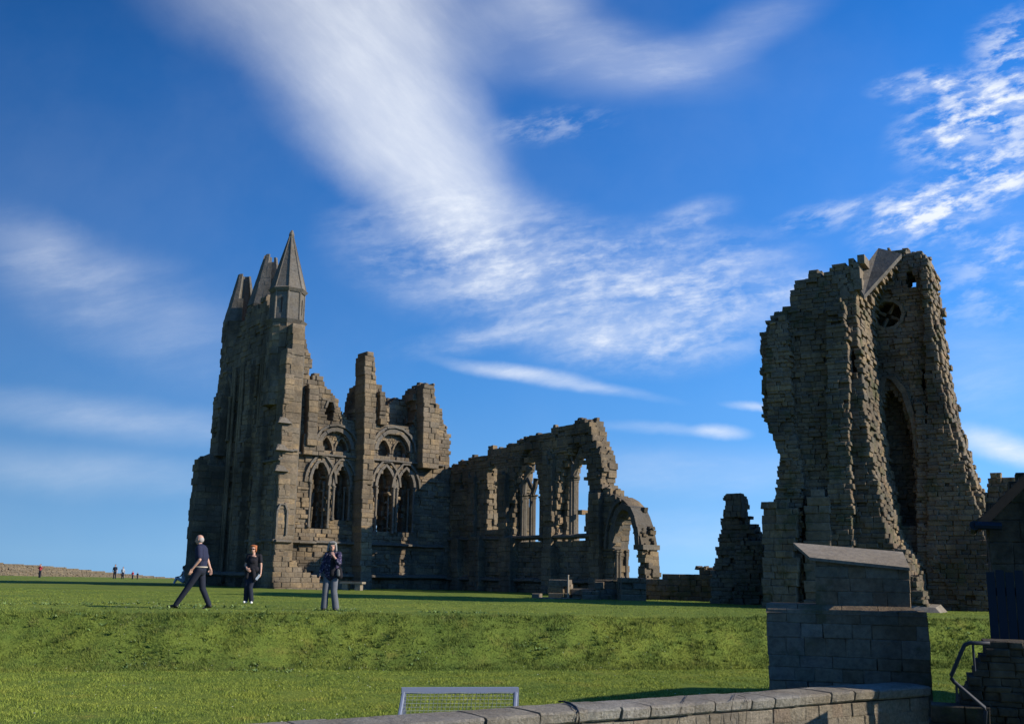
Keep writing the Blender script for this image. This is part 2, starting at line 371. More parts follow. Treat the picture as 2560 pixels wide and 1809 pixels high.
def shaft(mb, fr, u, z0, z1, w, r, n=8, cap=True):
    pts = [(z0, r*1.5), (z0+0.12, r*1.5), (z0+0.16, r), (z1-0.25, r), (z1-0.2, r*1.25), (z1-0.12, r*1.1), (z1-0.08, r*1.7), (z1, r*1.7)] if cap else [(z0, r), (z1, r)]
    mb.tube([fr.p(u, z, w) for z, _ in pts], [q for _, q in pts], n)
def strip(mb, fr, u0, u1, z, h, w0, w1, seed=1, gap=0.12, slope=None):
    """string course made of lengths of stone, some missing"""
    rnd = random.Random(seed); u = u0
    while u < u1:
        l = min(rnd.uniform(0.6, 1.3), u1-u)
        if rnd.random() > gap and l > 0.1:
            zz = z+(slope(u) if slope else 0); dz = rnd.uniform(-.02, .02); ww = w1+rnd.uniform(-.03, .02)
            mb.box8([fr.p(u, zz+dz, w0), fr.p(u+l-.01, zz+dz, w0), fr.p(u+l-.01, zz+dz+h*.4, ww), fr.p(u, zz+dz+h*.4, ww),
                     fr.p(u, zz+dz+h, w0), fr.p(u+l-.01, zz+dz+h, w0), fr.p(u+l-.01, zz+dz+h*.8, ww), fr.p(u, zz+dz+h*.8, ww)])
        u += l
def octa(mb, cx, cy, z0, z1, r0, r1, ch=0.35, rot=0.0, keep=None, proud=0.02, n=8, seed=1, per=1, core=0.0):
    rnd = random.Random(seed); z = z0
    while z < z1-1e-3:
        h = rnd.uniform(ch*.8, ch*1.2); zt = min(z+h, z1)
        if z1-zt < ch*.4: zt = z1
        ra = r0+(r1-r0)*(z-z0)/(z1-z0); rb = r0+(r1-r0)*(zt-z0)/(z1-z0)
        for k in range(n):
            for s in range(per):
                a0 = rot+2*math.pi*(k+s/per)/n; a1 = rot+2*math.pi*(k+(s+1)/per)/n
                if keep and not keep(k, (z+zt)/2, (a0+a1)/2): continue
                d = rnd.uniform(-proud, proud)
                def pt(a, r, zz):   # point on the octagon side
                    kk = rot+2*math.pi*k/n; am = kk+math.pi/n
                    rr = r*math.cos(math.pi/n)/max(.3, math.cos(a-am)); return (cx+rr*math.cos(a), cy+rr*math.sin(a), zz)
                ci = core
                mb.box8([pt(a0, ra*ci, z), pt(a0, ra+d, z), pt(a1, ra+d, z), pt(a1, ra*ci, z),
                         pt(a0, rb*ci, zt), pt(a0, rb+d, zt), pt(a1, rb+d, zt), pt(a1, rb*ci, zt)])
        z = zt
def pbox(fr, u0, u1, z0, z1, w0, w1):
    return [fr.p(u0, z0, w1), fr.p(u1, z0, w1), fr.p(u1, z0, w0), fr.p(u0, z0, w0), fr.p(u0, z1, w1), fr.p(u1, z1, w1), fr.p(u1, z1, w0), fr.p(u0, z1, w0)]
# ------------------------------------------------------------------ ground
E0 = onz(0, 1526, 0.0); E1 = onz(2430, 1548, 0.0)
ed = (E1-E0); ed.z = 0; ed.normalize(); en = Vector((-ed.y, ed.x, 0))       # en points away from the viewer
LOW = -1.05
def gz(x, y):
    s = (x-E0.x)*en.x + (y-E0.y)*en.y                                       # distance beyond the terrace edge
    wob = 0.25*noise.noise(Vector((x*.25, y*.25, 0)))
    t = min(1, max(0, (s+wob+2.3)/2.5)); t = t*t*(3-2*t)
    z = LOW + (-LOW)*t
    bank = math.exp(-((s+1.0)/1.1)**2)
    z += bank*(0.13*noise.noise(Vector((x*.9, y*.9, 3)))+0.10*noise.noise(Vector((x*2.7, y*2.7, 5))))
    z += 0.035*noise.noise(Vector((x*.35, y*.35, 9))) + 0.012*noise.noise(Vector((x*2, y*2, 4)))
    if y > 70: z -= (min(y, 150)-70)*0.0045
    if y > 150: z -= (y-150)*0.03
    if abs(x) > 80: z -= (abs(x)-80)*0.01
    return z
def axis(segs):
    a = []
    for lo, hi, st in segs: a += list(np.arange(lo, hi, st))
    return a+[segs[-1][1]]
xs = axis([(-900, -100, 50), (-100, -24, 4), (-24, -13, .6), (-13, 15, .17), (15, 30, .8), (30, 100, 5), (100, 900, 50)])
ys = axis([(-60, 0, 5), (0, 8, .8), (8, 19, .3), (19, 29, .14), (29, 80, .8), (80, 200, 6), (200, 1200, 60)])
mb = MB(); nx = len(xs)
for y in ys:
    for x in xs: mb.v.append((x, y, gz(x, y)))
mb.f = [(j*nx+i, j*nx+i+1, (j+1)*nx+i+1, (j+1)*nx+i) for j in range(len(ys)-1) for i in range(nx-1)]
tag(mb.build('ground', M_GR, smooth=True), kind='structure')

def blades(name, mat, n, region, hgt, wid, lean, seed, label, cat, keep=None):
    rs = np.random.RandomState(seed); x = rs.uniform(region[0], region[1], n); y = rs.uniform(region[2], region[3], n)
    pts = [(a, b) for a, b in zip(x, y) if (keep is None or keep(a, b, rs))]
    n = len(pts); P_ = np.array([(a, b, gz(a, b)-0.006) for a, b in pts])
    th = rs.uniform(0, 2*math.pi, n); h = rs.uniform(.5, 1.15, n)*hgt; w = rs.uniform(.6, 1.3, n)*wid
    h *= 1+0.9*np.array([noise.noise(Vector((a*1.3, b*1.3, 7))) for a, b in pts])
    lx = rs.normal(0, lean, n)*h; ly = rs.normal(0, lean, n)*h
    V = np.zeros((n, 3, 3)); V[:, 0] = P_; V[:, 1] = P_; V[:, 2] = P_
    V[:, 0, 0] -= np.cos(th)*w/2; V[:, 0, 1] -= np.sin(th)*w/2; V[:, 1, 0] += np.cos(th)*w/2; V[:, 1, 1] += np.sin(th)*w/2
    V[:, 2, 0] += lx; V[:, 2, 1] += ly; V[:, 2, 2] += h
    me = bpy.data.meshes.new(name); me.vertices.add(n*3); me.vertices.foreach_set('co', V.ravel())
    me.loops.add(n*3); me.loops.foreach_set('vertex_index', np.arange(n*3, dtype=np.int32))
    me.polygons.add(n); me.polygons.foreach_set('loop_start', np.arange(0, n*3, 3, dtype=np.int32)); me.polygons.foreach_set('loop_total', np.full(n, 3, dtype=np.int32))
    me.update(calc_edges=True); me.materials.append(mat)
    o = bpy.data.objects.new(name, me); C.objects.link(o); return tag(o, label, cat, kind='stuff')
def edge_s(x, y): return (x-E0.x)*en.x + (y-E0.y)*en.y
def infan(x, y): return -0.51*y < x < 0.51*y
blades('grass', M_BL, 430000, (-12, 13, 11.5, 27), .034, .013, .6, 1, 'short green blades of the lower lawn', 'grass', lambda x, y, r: infan(x, y) and edge_s(x, y) < -1.9)
blades('grass', M_ROUGH, 330000, (-13, 14, 17, 29), .075, .015, .55, 4, 'longer rough grass covering the sloping bank', 'grass', lambda x, y, r: infan(x, y) and -2.35+.35*noise.noise(Vector((x*.8, y*.8, 2))) < edge_s(x, y) < 0.15)
blades('grass', M_BL, 130000, (-22, 22, 21, 46), .028, .016, .6, 2, 'short mown blades of the upper lawn', 'grass', lambda x, y, r: infan(x, y) and edge_s(x, y) > 0.2)
# weeds and daisies on the bank
def weeds(seed, n, cl):
    rnd = random.Random(seed); m = MB()
    for _ in range(n):
        c = rnd.choice(cl); x = c[0]+rnd.gauss(0, c[2]); y = c[1]+rnd.gauss(0, c[3]); z = gz(x, y)
        k = rnd.randint(4, 8); s = rnd.uniform(.04, .10)
        for i in range(k):
            a = rnd.uniform(0, 6.28); up = rnd.uniform(.2, .9); L = s*rnd.uniform(.7, 1.2)
            d = Vector((math.cos(a), math.sin(a), up)); q = Vector((-math.sin(a), math.cos(a), 0))*L*.22; p = Vector((x, y, z))
            m.poly([p, p+d*L*.5+q, p+d*L, p+d*L*.5-q])
    return m
cl = []
rw = random.Random(5)
for X, Y, sxx in [(140, 1560, .8), (250, 1590, .6), (60, 1560, .7), (330, 1560, .6), (400, 1575, .7), (640, 1590, .5), (700, 1605, .4), (840, 1580, .4), (380, 1600, .5), (1150, 1585, .5), (1330, 1600, .4), (560, 1565, .6), (940, 1600, .5), (1500, 1600, .6), (2380, 1600, .4)]:
    p = onz(X, Y, -0.5); cl.append((p.x, p.y, sxx, .3))
tag(weeds(3, 520, cl).build('weeds', M_WEED), 'low leafy weeds growing in clumps on the grassy bank', 'weeds', kind='stuff')
dz = MB(); rd = random.Random(8)
for i in range(420):
    if rd.random() < .5: c = rd.choice(cl); x = c[0]+rd.gauss(0, .8); y = c[1]+rd.gauss(0, .6)
    else: x = rd.uniform(-11, 12); y = rd.uniform(14, 27)
    z = gz(x, y)+rd.uniform(.04, .09); s = rd.uniform(.008, .016)
    for k in range(6):
        a = k*1.047; dz.poly([(x, y, z), (x+s*math.cos(a), y+s*math.sin(a)*.8, z+s*.5), (x+s*math.cos(a+.8), y+s*math.sin(a+.8)*.8, z+s*.5)])
tag(dz.build('daisies', M_DAISY), 'tiny white daisies dotted over the bank', 'flowers', kind='stuff')
# tufts casting shade on the bank
tb = MB(); rt = random.Random(21)
for i in range(260):
    x = rt.uniform(-12, 13); s0 = rt.uniform(-2.2, .0); t = (x-E0.x)/ed.x
    p = E0+ed*t+en*s0; z = gz(p.x, p.y)
    for k in range(rt.randint(14, 26)):
        a = rt.uniform(0, 6.28); r = rt.uniform(0, .09); L = rt.uniform(.05, .12); ln = rt.gauss(0, .4)
        q = Vector((p.x+r*math.cos(a), p.y+r*math.sin(a), z-.01)); w = Vector((math.cos(a+1.5), math.sin(a+1.5), 0))*.009
        tb.poly([q-w, q+w, q+Vector((math.cos(a)*L*.5+ln*L, math.sin(a)*L*.5, L))])
tag(tb.build('grass_tufts', M_ROUGH), 'longer grass tufts on the slope of the bank', 'grass', kind='stuff')

# ------------------------------------------------------------------ abbey ruin on the left
SB = Vector((.8, .6)); SN = Vector((.6, -.8))
c1 = onz(682, 1460, 0); c1 = at(682, 1460, 57.0)
FA = Frame((c1.x, c1.y), SN)
nB = Vector((.6, -.8, 0))
FB = Frame(Vector((c1.x, c1.y, 0)) - nB*0.8, SB)
ab = empty('abbey_ruin', (c1.x, c1.y, 0), 'tall roofless gothic abbey ruin with pointed turret and lancet windows', 'ruin')
# --- end wall (in shade)
m = MB()
out = FA.px([(470, 1475), (477, 1259), (486, 1256), (489, 1213), (500, 1195), (511, 1185), (512, 1143), (523, 1142), (532, 1031), (540, 984), (551, 925), (552, 913), (563, 910), (574, 891), (590, 845), (605, 800), (625, 770), (640, 765), (660, 740), (672, 770), (700, 800), (712, 812), (722, 873), (700, 1475)], -.9)
for k, q in enumerate(out):
    if q[1] < .5: out[k] = (q[0], -0.3)
hol = [lancet(-11.3, 1.9, 6.4, .7, 1.3), lancet(-10.3, 8.8, 11.6, .5, 1.0), lancet(-5.7, 2.0, 6.0, .35, .7), lancet(-5.6, 9.6, 12.6, .45, .8)]
masonry(m, FA, [out]+hol, 1.2, w0=-0.9, seed=11, erode=.08, bl=(.35, .8))
masonry(m, FA, [[(-12.6, 1), (-4, 1), (-4, 13.8), (-11.2, 13.6), (-12.3, 8)]], .4, w0=-1.5, seed=12)
m.build('end_wall', M_ST, ab)
for u0, u1, z0, z1, w, sd in [(-3.7, 0, -.3, 6.9, .0, 1), (-3.55, 0.0, 6.9, 11.6, -.12, 2), (-3.3, 0.0, 11.6, 14.6, -.25, 3), (-7.3, -6.3, -.3, 8.5, -.45, 4), (-7.2, -6.4, 8.5, 13.5, -.6, 5),
                           (-13.05, -11.0, -.3, 4.9, .0, 6), (-12.4, -11.0, 4.9, 8.0, -.15, 7), (-11.6, -10.3, 8.0, 11.8, -.35, 8), (-11.3, -10.2, 11.8, 13.4, -.55, 9), (-3.0, -2.2, -.3, 9, .25, 10), (-1.2, -.3, -.3, 6, .12, 15)]:
    m = MB(); masonry(m, FA, [[(u0, z0), (u1, z0), (u1, z1), (u0, z1)]], w+1.0, w0=w, seed=20+sd, rag=.03, erode=.05, leaf=1.0)
    if z1 < 12: m.box8([FA.p(u0, z1, -.95), FA.p(u1, z1, -.95), FA.p(u1, z1, w), FA.p(u0, z1, w), FA.p(u0, z1+.45, -.95), FA.p(u1, z1+.45, -.95), FA.p(u1, z1+.05, w), FA.p(u0, z1+.05, w)])
    m.build('end_buttress', M_ST, ab)
for uc, h, z0, z1 in [(-11.3, .7, 1.9, 6.4), (-10.3, .5, 8.8, 11.6)]:
    for s in (-1, 1):
        for k in range(3): m = MB(); shaft(m, FA, uc+s*(h+.15+.28*k), z0, z1, -.72+.12*k, .085); m.build('wall_shaft', M_ST, ab)
    m = MB(); ring(m, FA, archpath(uc, z1, h+.45, 1.5), .14, -.75, -.9, seed=4); m.build('hood_moulding', M_ST, ab)
    m = MB(); ring(m, FA, archpath(uc, z1, h+.1, 1.4), .3, -.7, -.95, seed=5); m.build('arch_ring', M_ST, ab)
for u in (-9.3, -9.0, -8.0, -7.7, -5.0, -4.7, -4.4): m = MB(); m.tube([FA.p(u, .2, -.68), FA.p(u, 13.5, -.68)], .09, 8); m.build('wall_shaft', M_ST, ab)

# --- near turret with its spire
tc_ = at(716, 800, 58.7); tx, ty = tc_.x, tc_.y
def zat(X, Y, P0):      # height of a pixel at the distance of a point
    return at(X, Y, P0[1]).z
T0 = zat(720, 905, (tx, ty)); T1 = zat(720, 806, (tx, ty)); T2 = zat(727, 733, (tx, ty)); T3 = zat(737, 576, (tx, ty))
tu = empty('turret', (tx, ty, T0), None, None); tu.parent = ab; _wl[tu.name] = Vector((tx, ty, T0)); tu.location = Vector((tx, ty, T0))-wloc(ab)
rot = math.atan2(-.8, .6)+math.pi/8
m = MB(); octa(m, tx, ty, T0-2.6, T1-.25, 1.05, 1.02, rot=rot, seed=1, per=2, proud=.07); m.build('turret_base', M_ST, tu)
m = MB(); octa(m, tx, ty, T1-.25, T1, 1.02, 1.20, ch=.3, rot=rot, seed=2); m.build('moulding', M_ST2, tu); m = MB(); octa(m, tx, ty, T2-.08, T2+.1, 1.02, 1.16, ch=.3, rot=rot, seed=3); octa(m, tx, ty, T2+.1, T2+.2, 1.16, 1.0, ch=.3, rot=rot, seed=3)
m.build('moulding', M_ST2, tu)
m = MB(); octa(m, tx, ty, T1, T2, .97, .95, ch=.4, rot=rot, seed=4, proud=.01, per=1)
m.build('drum', M_ST2, tu)
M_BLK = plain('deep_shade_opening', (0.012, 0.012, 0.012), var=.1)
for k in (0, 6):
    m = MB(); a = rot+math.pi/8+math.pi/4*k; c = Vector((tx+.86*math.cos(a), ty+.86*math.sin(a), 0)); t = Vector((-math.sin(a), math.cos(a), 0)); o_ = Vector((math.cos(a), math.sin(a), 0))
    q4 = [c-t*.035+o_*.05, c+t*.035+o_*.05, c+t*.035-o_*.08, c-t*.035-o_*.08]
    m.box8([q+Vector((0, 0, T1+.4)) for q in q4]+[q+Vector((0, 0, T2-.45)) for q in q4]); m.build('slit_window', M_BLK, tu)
for k in range(8):
    m = MB(); a = rot+math.pi/4*k; m.tube([(tx+.97*math.cos(a), ty+.97*math.sin(a), T1), (tx+.95*math.cos(a), ty+.95*math.sin(a), T2)], .055, 6); m.build('corner_shaft', M_ST2, tu)
m = MB(); octa(m, tx, ty, T2+.15, T3-.4, 1.03, .12, ch=.35, rot=rot, seed=5, proud=.008)
m.tube([(tx, ty, T3-.45), (tx, ty, T3-.3), (tx, ty, T3-.15), (tx+.02, ty, T3)], [.12, .17, .13, .05], 7)
for k in range(8):
    a = rot+math.pi/4*k; m.tube([(tx+1.04*math.cos(a), ty+1.04*math.sin(a), T2+.15), (tx+.12*math.cos(a), ty+.12*math.sin(a), T3-.4)], .035, 5)
m.build('spire', M_ST2, tu)
# --- broken turrets at the far corner
def broken_turret(X, Yb, Yt, Ysp, d, r, cut, sd):
    p = at(X, Yb, d); zb = p.z; zt = zat(X, Yt, (0, p.y)); zs = zat(X, Ysp, (0, p.y))
    e = empty('turret', (0, 0, 0), 'broken spire turret open on its inner side', None); del e['label']
    e.parent = ab; e.location = Vector((p.x, p.y, zb))-wloc(ab); _wl[e.name] = Vector((p.x, p.y, zb))
    m = MB(); octa(m, p.x, p.y, zb-3, zb, r, r, rot=rot, seed=sd, per=2, proud=.05); m.build('turret_base', M_ST, e)
    full = zb+(zs-zb)
    # leaning-in sides of the spire; only some still stand
    m = MB(); top = zs+ (zs-zb)*.45
    octa(m, p.x, p.y, zb, top, r*1.02, .1, ch=.3, rot=rot, seed=sd+1, core=.72, proud=.01, per=2,
         keep=lambda k, z, a: z < zs-.15*abs(math.sin(a*3)) and math.cos(a-cut) < .25+.5*(1-(z-zb)/(zs-zb)))
    m.build('spire', M_ST2, e)
broken_turret(604, 812, 700, 688, 68.5, 1.2, math.atan2(-.5, .9), 31)
broken_turret(672, 770, 700, 640, 66.0, 1.35, math.atan2(-.3, .95), 35)

# --- side wall B
m = MB()
out = FB.px([(690, 1480), (712, 900), (722, 872), (745, 866), (768, 872), (775, 885), (779, 905), (773, 950), (783, 941), (800, 943), (811, 948), (811, 970), (815, 975), (822, 969), (834, 990), (850, 1015), (869, 1047), (886, 1050), (890, 1010), (905, 960), (940, 958), (955, 967), (960, 990), (967, 996), (964, 1012), (971, 1015), (971, 1057), (991, 1064), (1028, 1066), (1038, 1062), (1034, 1050), (1044, 1024), (1036, 1000), (1030, 993), (1040, 985), (1045, 970), (1058, 968), (1060, 957), (1087, 960), (1087, 1000), (1101, 1019), (1110, 1052), (1117, 1066), (1118, 1075), (1124, 1094), (1126, 1480)])
out = [(max(u, 0.0) if z < 14 else u, z if z > .5 else -.3) for u, z in out]
def LP(fr, *a, **k):
    q = lancet_px(fr, *a, **k); return q
win = [LP(FB, 772, 815, 1318, 1205, 1150), LP(FB, 832, 868, 1300, 1215, 1160), LP(FB, 938, 978, 1332, 1215, 1165), LP(FB, 990, 1028, 1332, 1220, 1172)]
gal = [LP(FB, 800, 876, 1130, 1120, 1078), LP(FB, 943, 1022, 1140, 1128, 1084)]
tri = LP(FB, 815, 834, 1048, 1020, 998)
holes = [lancet(q['uc'], q['z0'], q['zs'], q['half'], q['rise']) for q in win+gal+[tri]]
masonry(m, FB, [out]+holes, .75, seed=41, erode=.12, proud=.055, rag=.1, erag=.12, ch=(.12, .32), bl=(.18, .7))
hol2 = [lancet(q['uc'], q['z0'], q['zs'], q['half']*.62, q['rise']*.9) for q in win]+[lancet(tri['uc'], tri['z0'], tri['zs'], tri['half'], tri['rise'])]
masonry(m, FB, [out]+hol2, .65, w0=-.75, seed=42, rag=.1)
# mass over the gallery, set back
o2 = FB.px([(973, 1075), (972, 1012), (993, 1000), (1015, 1002), (1027, 1008), (1029, 1075)], -1.0)
masonry(m, FB, [o2], 1.2, w0=-1.0, seed=43, rag=.12)
m.build('side_wall', M_ST, ab)
for q in win:
    m = MB(); ring(m, FB, archpath(q['uc'], q['zs'], q['half']+.02, q['rise'], lo=.0), .16, .10, -.4, seed=6); m.build('window_arch', M_ST2, ab)
    m = MB(); ring(m, FB, archpath(q['uc'], q['zs'], q['half']+.38, q['rise']+.38), .12, .16, .0, seed=7, size=.5); m.build('hood_moulding', M_ST2, ab)
    for s in (-1, 1):
        m = MB(); shaft(m, FB, q['uc']+s*(q['half']+.05), q['z0'], q['zs'], .02, .07); m.build('window_shaft', M_ST2, ab)
        m = MB(); shaft(m, FB, q['uc']+s*(q['half']-.12), q['z0'], q['zs'], -.3, .06); m.build('window_shaft', M_ST2, ab)
for q in gal:
    m = MB(); ring(m, FB, archpath(q['uc'], q['zs'], q['half'], q['rise']), .22, .08, -.5, seed=8); m.build('gallery_arch', M_ST2, ab)
    m = MB(); ring(m, FB, archpath(q['uc'], q['zs'], q['half']+.35, q['rise']+.3), .13, .17, .0, seed=9, size=.5); m.build('hood_moulding', M_ST2, ab)
m = MB(); ring(m, FB, archpath(tri['uc'], tri['zs'], tri['half'], tri['rise']), .12, .06, -.3, seed=10); m.build('window_arch', M_ST2, ab)
for q in gal:                                    # sub-arches of the galleries
    h = q['half']*.5; m = MB()
    tym = [(q['uc']-q['half'], q['zs']-.1)]+archpath(q['uc'], q['zs'], q['half'], q['rise'])+[(q['uc']+q['half'], q['zs']-.1)]
    tym2 = [lancet(q['uc']+s*h, q['zs']-.2, q['zs']-.1, h*.78, h*1.5) for s in (-1, 1)]
    masonry(m, FB, [tym]+tym2, .3, w0=-.28, ch=(.14, .2), bl=(.15, .3), seed=46, rag=.01)
    for s in (-1, 1): ring(m, FB, archpath(q['uc']+s*h, q['zs']-.1, h*.78, h*1.5), .1, -.2, -.5, seed=11, size=.2)
    gp = m.build('gallery_tracery', M_ST, ab)
    for u in (-.06, .06, -q['half']+.12, q['half']-.12): m = MB(); shaft(m, FB, q['uc']+u, q['z0'], q['zs']-.05, -.38, .08); m.build('gallery_shaft', M_ST2, ab)
m = MB()                                         # back wall of the passage, and tracery stubs in the windows
masonry(m, FB, [[(gal[0]['uc']-1.5, gal[0]['z0']-.3), (gal[1]['uc']+1.6, gal[0]['z0']-.3), (gal[1]['uc']+1.6, gal[0]['zs']+1.0), (gal[0]['uc']-1.5, gal[0]['zs']+1.0)]], .4, w0=-1.42, seed=47)
m.build('passage_wall', M_ST, ab)
for i, q in enumerate(win):
    rr = random.Random(70+i); m = MB()
    for s in (-1, 1):
        for k in range(5):
            z = q['z0']+rr.uniform(0, q['zs']-q['z0']); u = q['uc']+s*q['half']*.8
            m.box8(pbox(FB, u-.18, u+.18, z, z+rr.uniform(.15, .4), -1.15, -.8))
    m.tube([FB.p(q['uc']-.1, q['z0'], -.95), FB.p(q['uc']-.05, q['z0']+1.2, -.95), FB.p(q['uc']+.1, q['z0']+2.0, -.95)], .08, 6)
    m.build('broken_tracery', M_ST2, ab)
# buttresses of B
def butt(name, px, w, sd, T=None, fr=FB, mat=M_ST, rag=.03):
    m = MB(); P_ = [(u, z if z > .45 else -.3) for u, z in fr.px(px, w)]
    masonry(m, fr, [P_], T or w+.05, w0=w, seed=sd, rag=rag, erode=.05, leaf=1.3, bl=(.3, .6)); return m.build(name, mat, ab)
butt('corner_buttress', [(682, 1475), (688, 1340), (700, 1140), (718, 873), (738, 873), (735, 956), (728, 1140), (720, 1340), (718, 1475)], .8, 51)
butt('buttress', [(900, 1480), (905, 1250), (910, 1140), (912, 960), (914, 886), (922, 880), (938, 886), (941, 963), (939, 1090), (936, 1140), (932, 1250), (929, 1480)], 1.1, 52)
butt('buttress', [(1056, 1168), (1058, 1080), (1059, 1000), (1059, 958), (1087, 960), (1087, 1000), (1098, 1015), (1098, 1168)], .75, 53)
butt('buttress', [(768, 1112), (773, 962), (797, 962), (794, 1060), (792, 1112)], .5, 54)
butt('buttress', [(758, 1134), (760, 1085), (782, 1085), (782, 1098), (812, 1110), (812, 1134)], .35, 55)
butt('buttress', [(951, 1060), (950, 975), (962, 972), (968, 1060)], .35, 56)
u_a, z_a = FB.uz(722, 1135); u_b, z_b = FB.uz(1110, 1150); u_c, z_c = FB.uz(800, 1353)
def course(*a, **k): m = MB(); strip(m, *a, **k); m.build('string_course', M_ST2, ab)
course(FB, .9, u_b-.1, z_a, .22, -.02, .22, seed=2, gap=.0); course(FB, .9, u_b, z_c-.2, .26, -.02, .28, seed=3, gap=.0); course(FB, .9, u_b+.3, .55, .3, -.02, .35, seed=4, gap=.0)
course(FA, -3.8, 0.02, z_c-.2, .26, -.02, .16, seed=5, gap=0); course(FA, -3.6, 0.02, 6.8, .26, -.14, .12, seed=6, gap=0); course(FA, -12.9, 0.02, .55, .3, -.02, .2, seed=7, gap=0)
course(FB, -.05, .95, z_a, .22, .78, .95, seed=8, gap=0); course(FB, -.05, .95, z_c-.2, .24, .78, 1.0, seed=9, gap=0)
m = MB()                                         # spreading plinth below the corner
for i in range(9):
    k = i/9; z = -.2+i*.27; w = .8+.95*(1-k)**1.6; u1 = .6+2.9*(1-k)**1.8
    masonry(m, FB, [[(-.35*(1-k), z), (u1, z), (u1-.25, z+.27), (-.35*(1-k), z+.27)]], w, w0=w, ch=(.27, .27), seed=60+i, rag=.12, leaf=2)
m.build('plinth', M_ST, ab)
m = MB(); q = LP(FB, 690, 712, 1336, 1280, 1256, w=.8)
ring(m, FB, [(q['uc']-q['half'], q['z0'])]+archpath(q['uc'], q['zs'], q['half'], q['rise'])+[(q['uc']+q['half'], q['z0'])], .09, .93, .78, seed=12, size=.3); m.build('niche_moulding', M_ST2, ab)
for k, (X, Y) in enumerate([(708, 1060), (702, 1128), (700, 1180)]):
    m = MB(); u, z = FB.uz(X, Y, .8); m.box8([FB.p(u-.4, z, .78), FB.p(u+.42, z, .78), FB.p(u+.42, z+.05, 1.05), FB.p(u-.4, z+.05, 1.05), FB.p(u-.2, z+.4, .78), FB.p(u+.2, z+.4, .78), FB.p(u+.15, z+.35, .9), FB.p(u-.15, z+.35, .9)]); m.build('corbel', M_ST2, ab)
for u in (.95, 1.12, 1.3): m = MB(); m.tube([FB.p(u, z_c+.1, .12), FB.p(u, 13.3, .12)], .09, 7); m.build('wall_shaft', M_ST2, ab)
# opposite wall seen through the windows
m = MB()
masonry(m, FB, [[(-1, -.3), (18.5, -.3), (18.3, 4.8), (14.5, 7.4), (9, 7.6), (3, 7.2), (-1, 7.6)]]+[lancet(u, 2.0, 5.0, .7, 1.3) for u in (4, 12.5)], .8, w0=-9, seed=48, ch=(.3, .45), bl=(.5, 1.0))
m.build('opposite_wall', M_ST, ab)

# --- long nave wall
u0, _ = FB.uz(1121, 1400); nO = FB.p(u0, 0)
FN = Frame((nO.x, nO.y), SN)
top = [(1100, 1175), (1121, 1166), (1150, 1154), (1200, 1136), (1250, 1121), (1290, 1104), (1320, 1089), (1370, 1077), (1400, 1067), (1430, 1056), (1455, 1050), (1470, 1053), (1478, 1066), (1483, 1094), (1497, 1125), (1507, 1155), (1504, 1185), (1500, 1209), (1520, 1228), (1541, 1248), (1553, 1258), (1567, 1272), (1579, 1295), (1589, 1327), (1596, 1366), (1610, 1384), (1613, 1405), (1613, 1520)]
out = [(1097, 1520)]+top
def low0(P_): return [(u, z if z > .45 else -.3) for u, z in P_]
hb = [(1218, 1322), (1218, 1178), (1226, 1157), (1240, 1168), (1244, 1322)]
hb2 = [(1219, 1322), (1219, 1160), (1238, 1140), (1272, 1160), (1272, 1322)]
ha = [(1149, 1224), (1149, 1195), (1154, 1182), (1159, 1195), (1159, 1224)]
hc = [(1283, 1360), (1282, 1240), (1288, 1190), (1300, 1150), (1312, 1122), (1324, 1132), (1336, 1160), (1345, 1200), (1348, 1250), (1348, 1354)]
hd = [(1392, 1352), (1391, 1270), (1396, 1200), (1410, 1155), (1432, 1118), (1447, 1100), (1458, 1120), (1466, 1150), (1470, 1190), (1470, 1262), (1464, 1280), (1462, 1310), (1460, 1347)]
harch = [(1534, 1460), (1534, 1372), (1537, 1330), (1543, 1298), (1553, 1275), (1563, 1269), (1575, 1281), (1584, 1308), (1589, 1342), (1591, 1365), (1591, 1460)]
def sh(P_, dx): return [(x+dx, y) for x, y in P_]
m = MB()
masonry(m, FN, [low0(FN.px(out))]+[FN.px(h) for h in (ha, hb, hc, hd, harch)], .45, seed=71, erode=.10, proud=.055, rag=.1, bl=(.2, .75), ch=(.13, .33))
back = [FN.px(h) for h in (ha, hb2, harch)]
hcb = FN.px([(1290, 1358), (1288, 1240), (1296, 1190), (1306, 1150), (1316, 1130), (1332, 1136), (1356, 1165), (1370, 1205), (1372, 1352)])
hdb = FN.px([(1398, 1350), (1400, 1270), (1408, 1200), (1420, 1155), (1436, 1118), (1450, 1098), (1470, 1112), (1484, 1145), (1488, 1190), (1488, 1260), (1484, 1275), (1482, 1345)])
masonry(m, FN, [low0(FN.px(out)), *back, hcb, hdb], .55, w0=-.45, seed=72, rag=.09, erag=.05, leaf=.55, ch=(.13, .33), bl=(.2, .75))
m.build('nave_wall', M_ST, ab)
def npier(x0, x1, yt, yb, w, sd):
    P_ = low0(FN.px([(x0, yb), (x0, yt), (x1, yt), (x1, yb)], w)); m = MB(); masonry(m, FN, [P_], w+.03, w0=w, seed=sd, rag=.03, leaf=1); m.build('nave_buttress', M_ST, ab)
npier(1127, 1144, 1345, 1500, .35, 81); npier(1168, 1184, 1190, 1500, .22, 82); npier(1172, 1196, 1335, 1500, .45, 83); npier(1245, 1262, 1180, 1500, .3, 84)
npier(1252, 1274, 1345, 1500, .5, 85); npier(1356, 1378, 1130, 1500, .25, 86); npier(1352, 1376, 1370, 1500, .5, 87); npier(1101, 1110, 1240, 1500, .3, 88); npier(1470, 1496, 1230, 1500, .3, 89)
uA, zA = FN.uz(1130, 1346); uE, _ = FN.uz(1480, 1350)
course(FN, -.6, uE, zA-.2, .26, -.02, .2, seed=12, gap=.0); course(FN, -.6, uE+3.5, .5, .3, -.02, .3, seed=13, gap=.0)
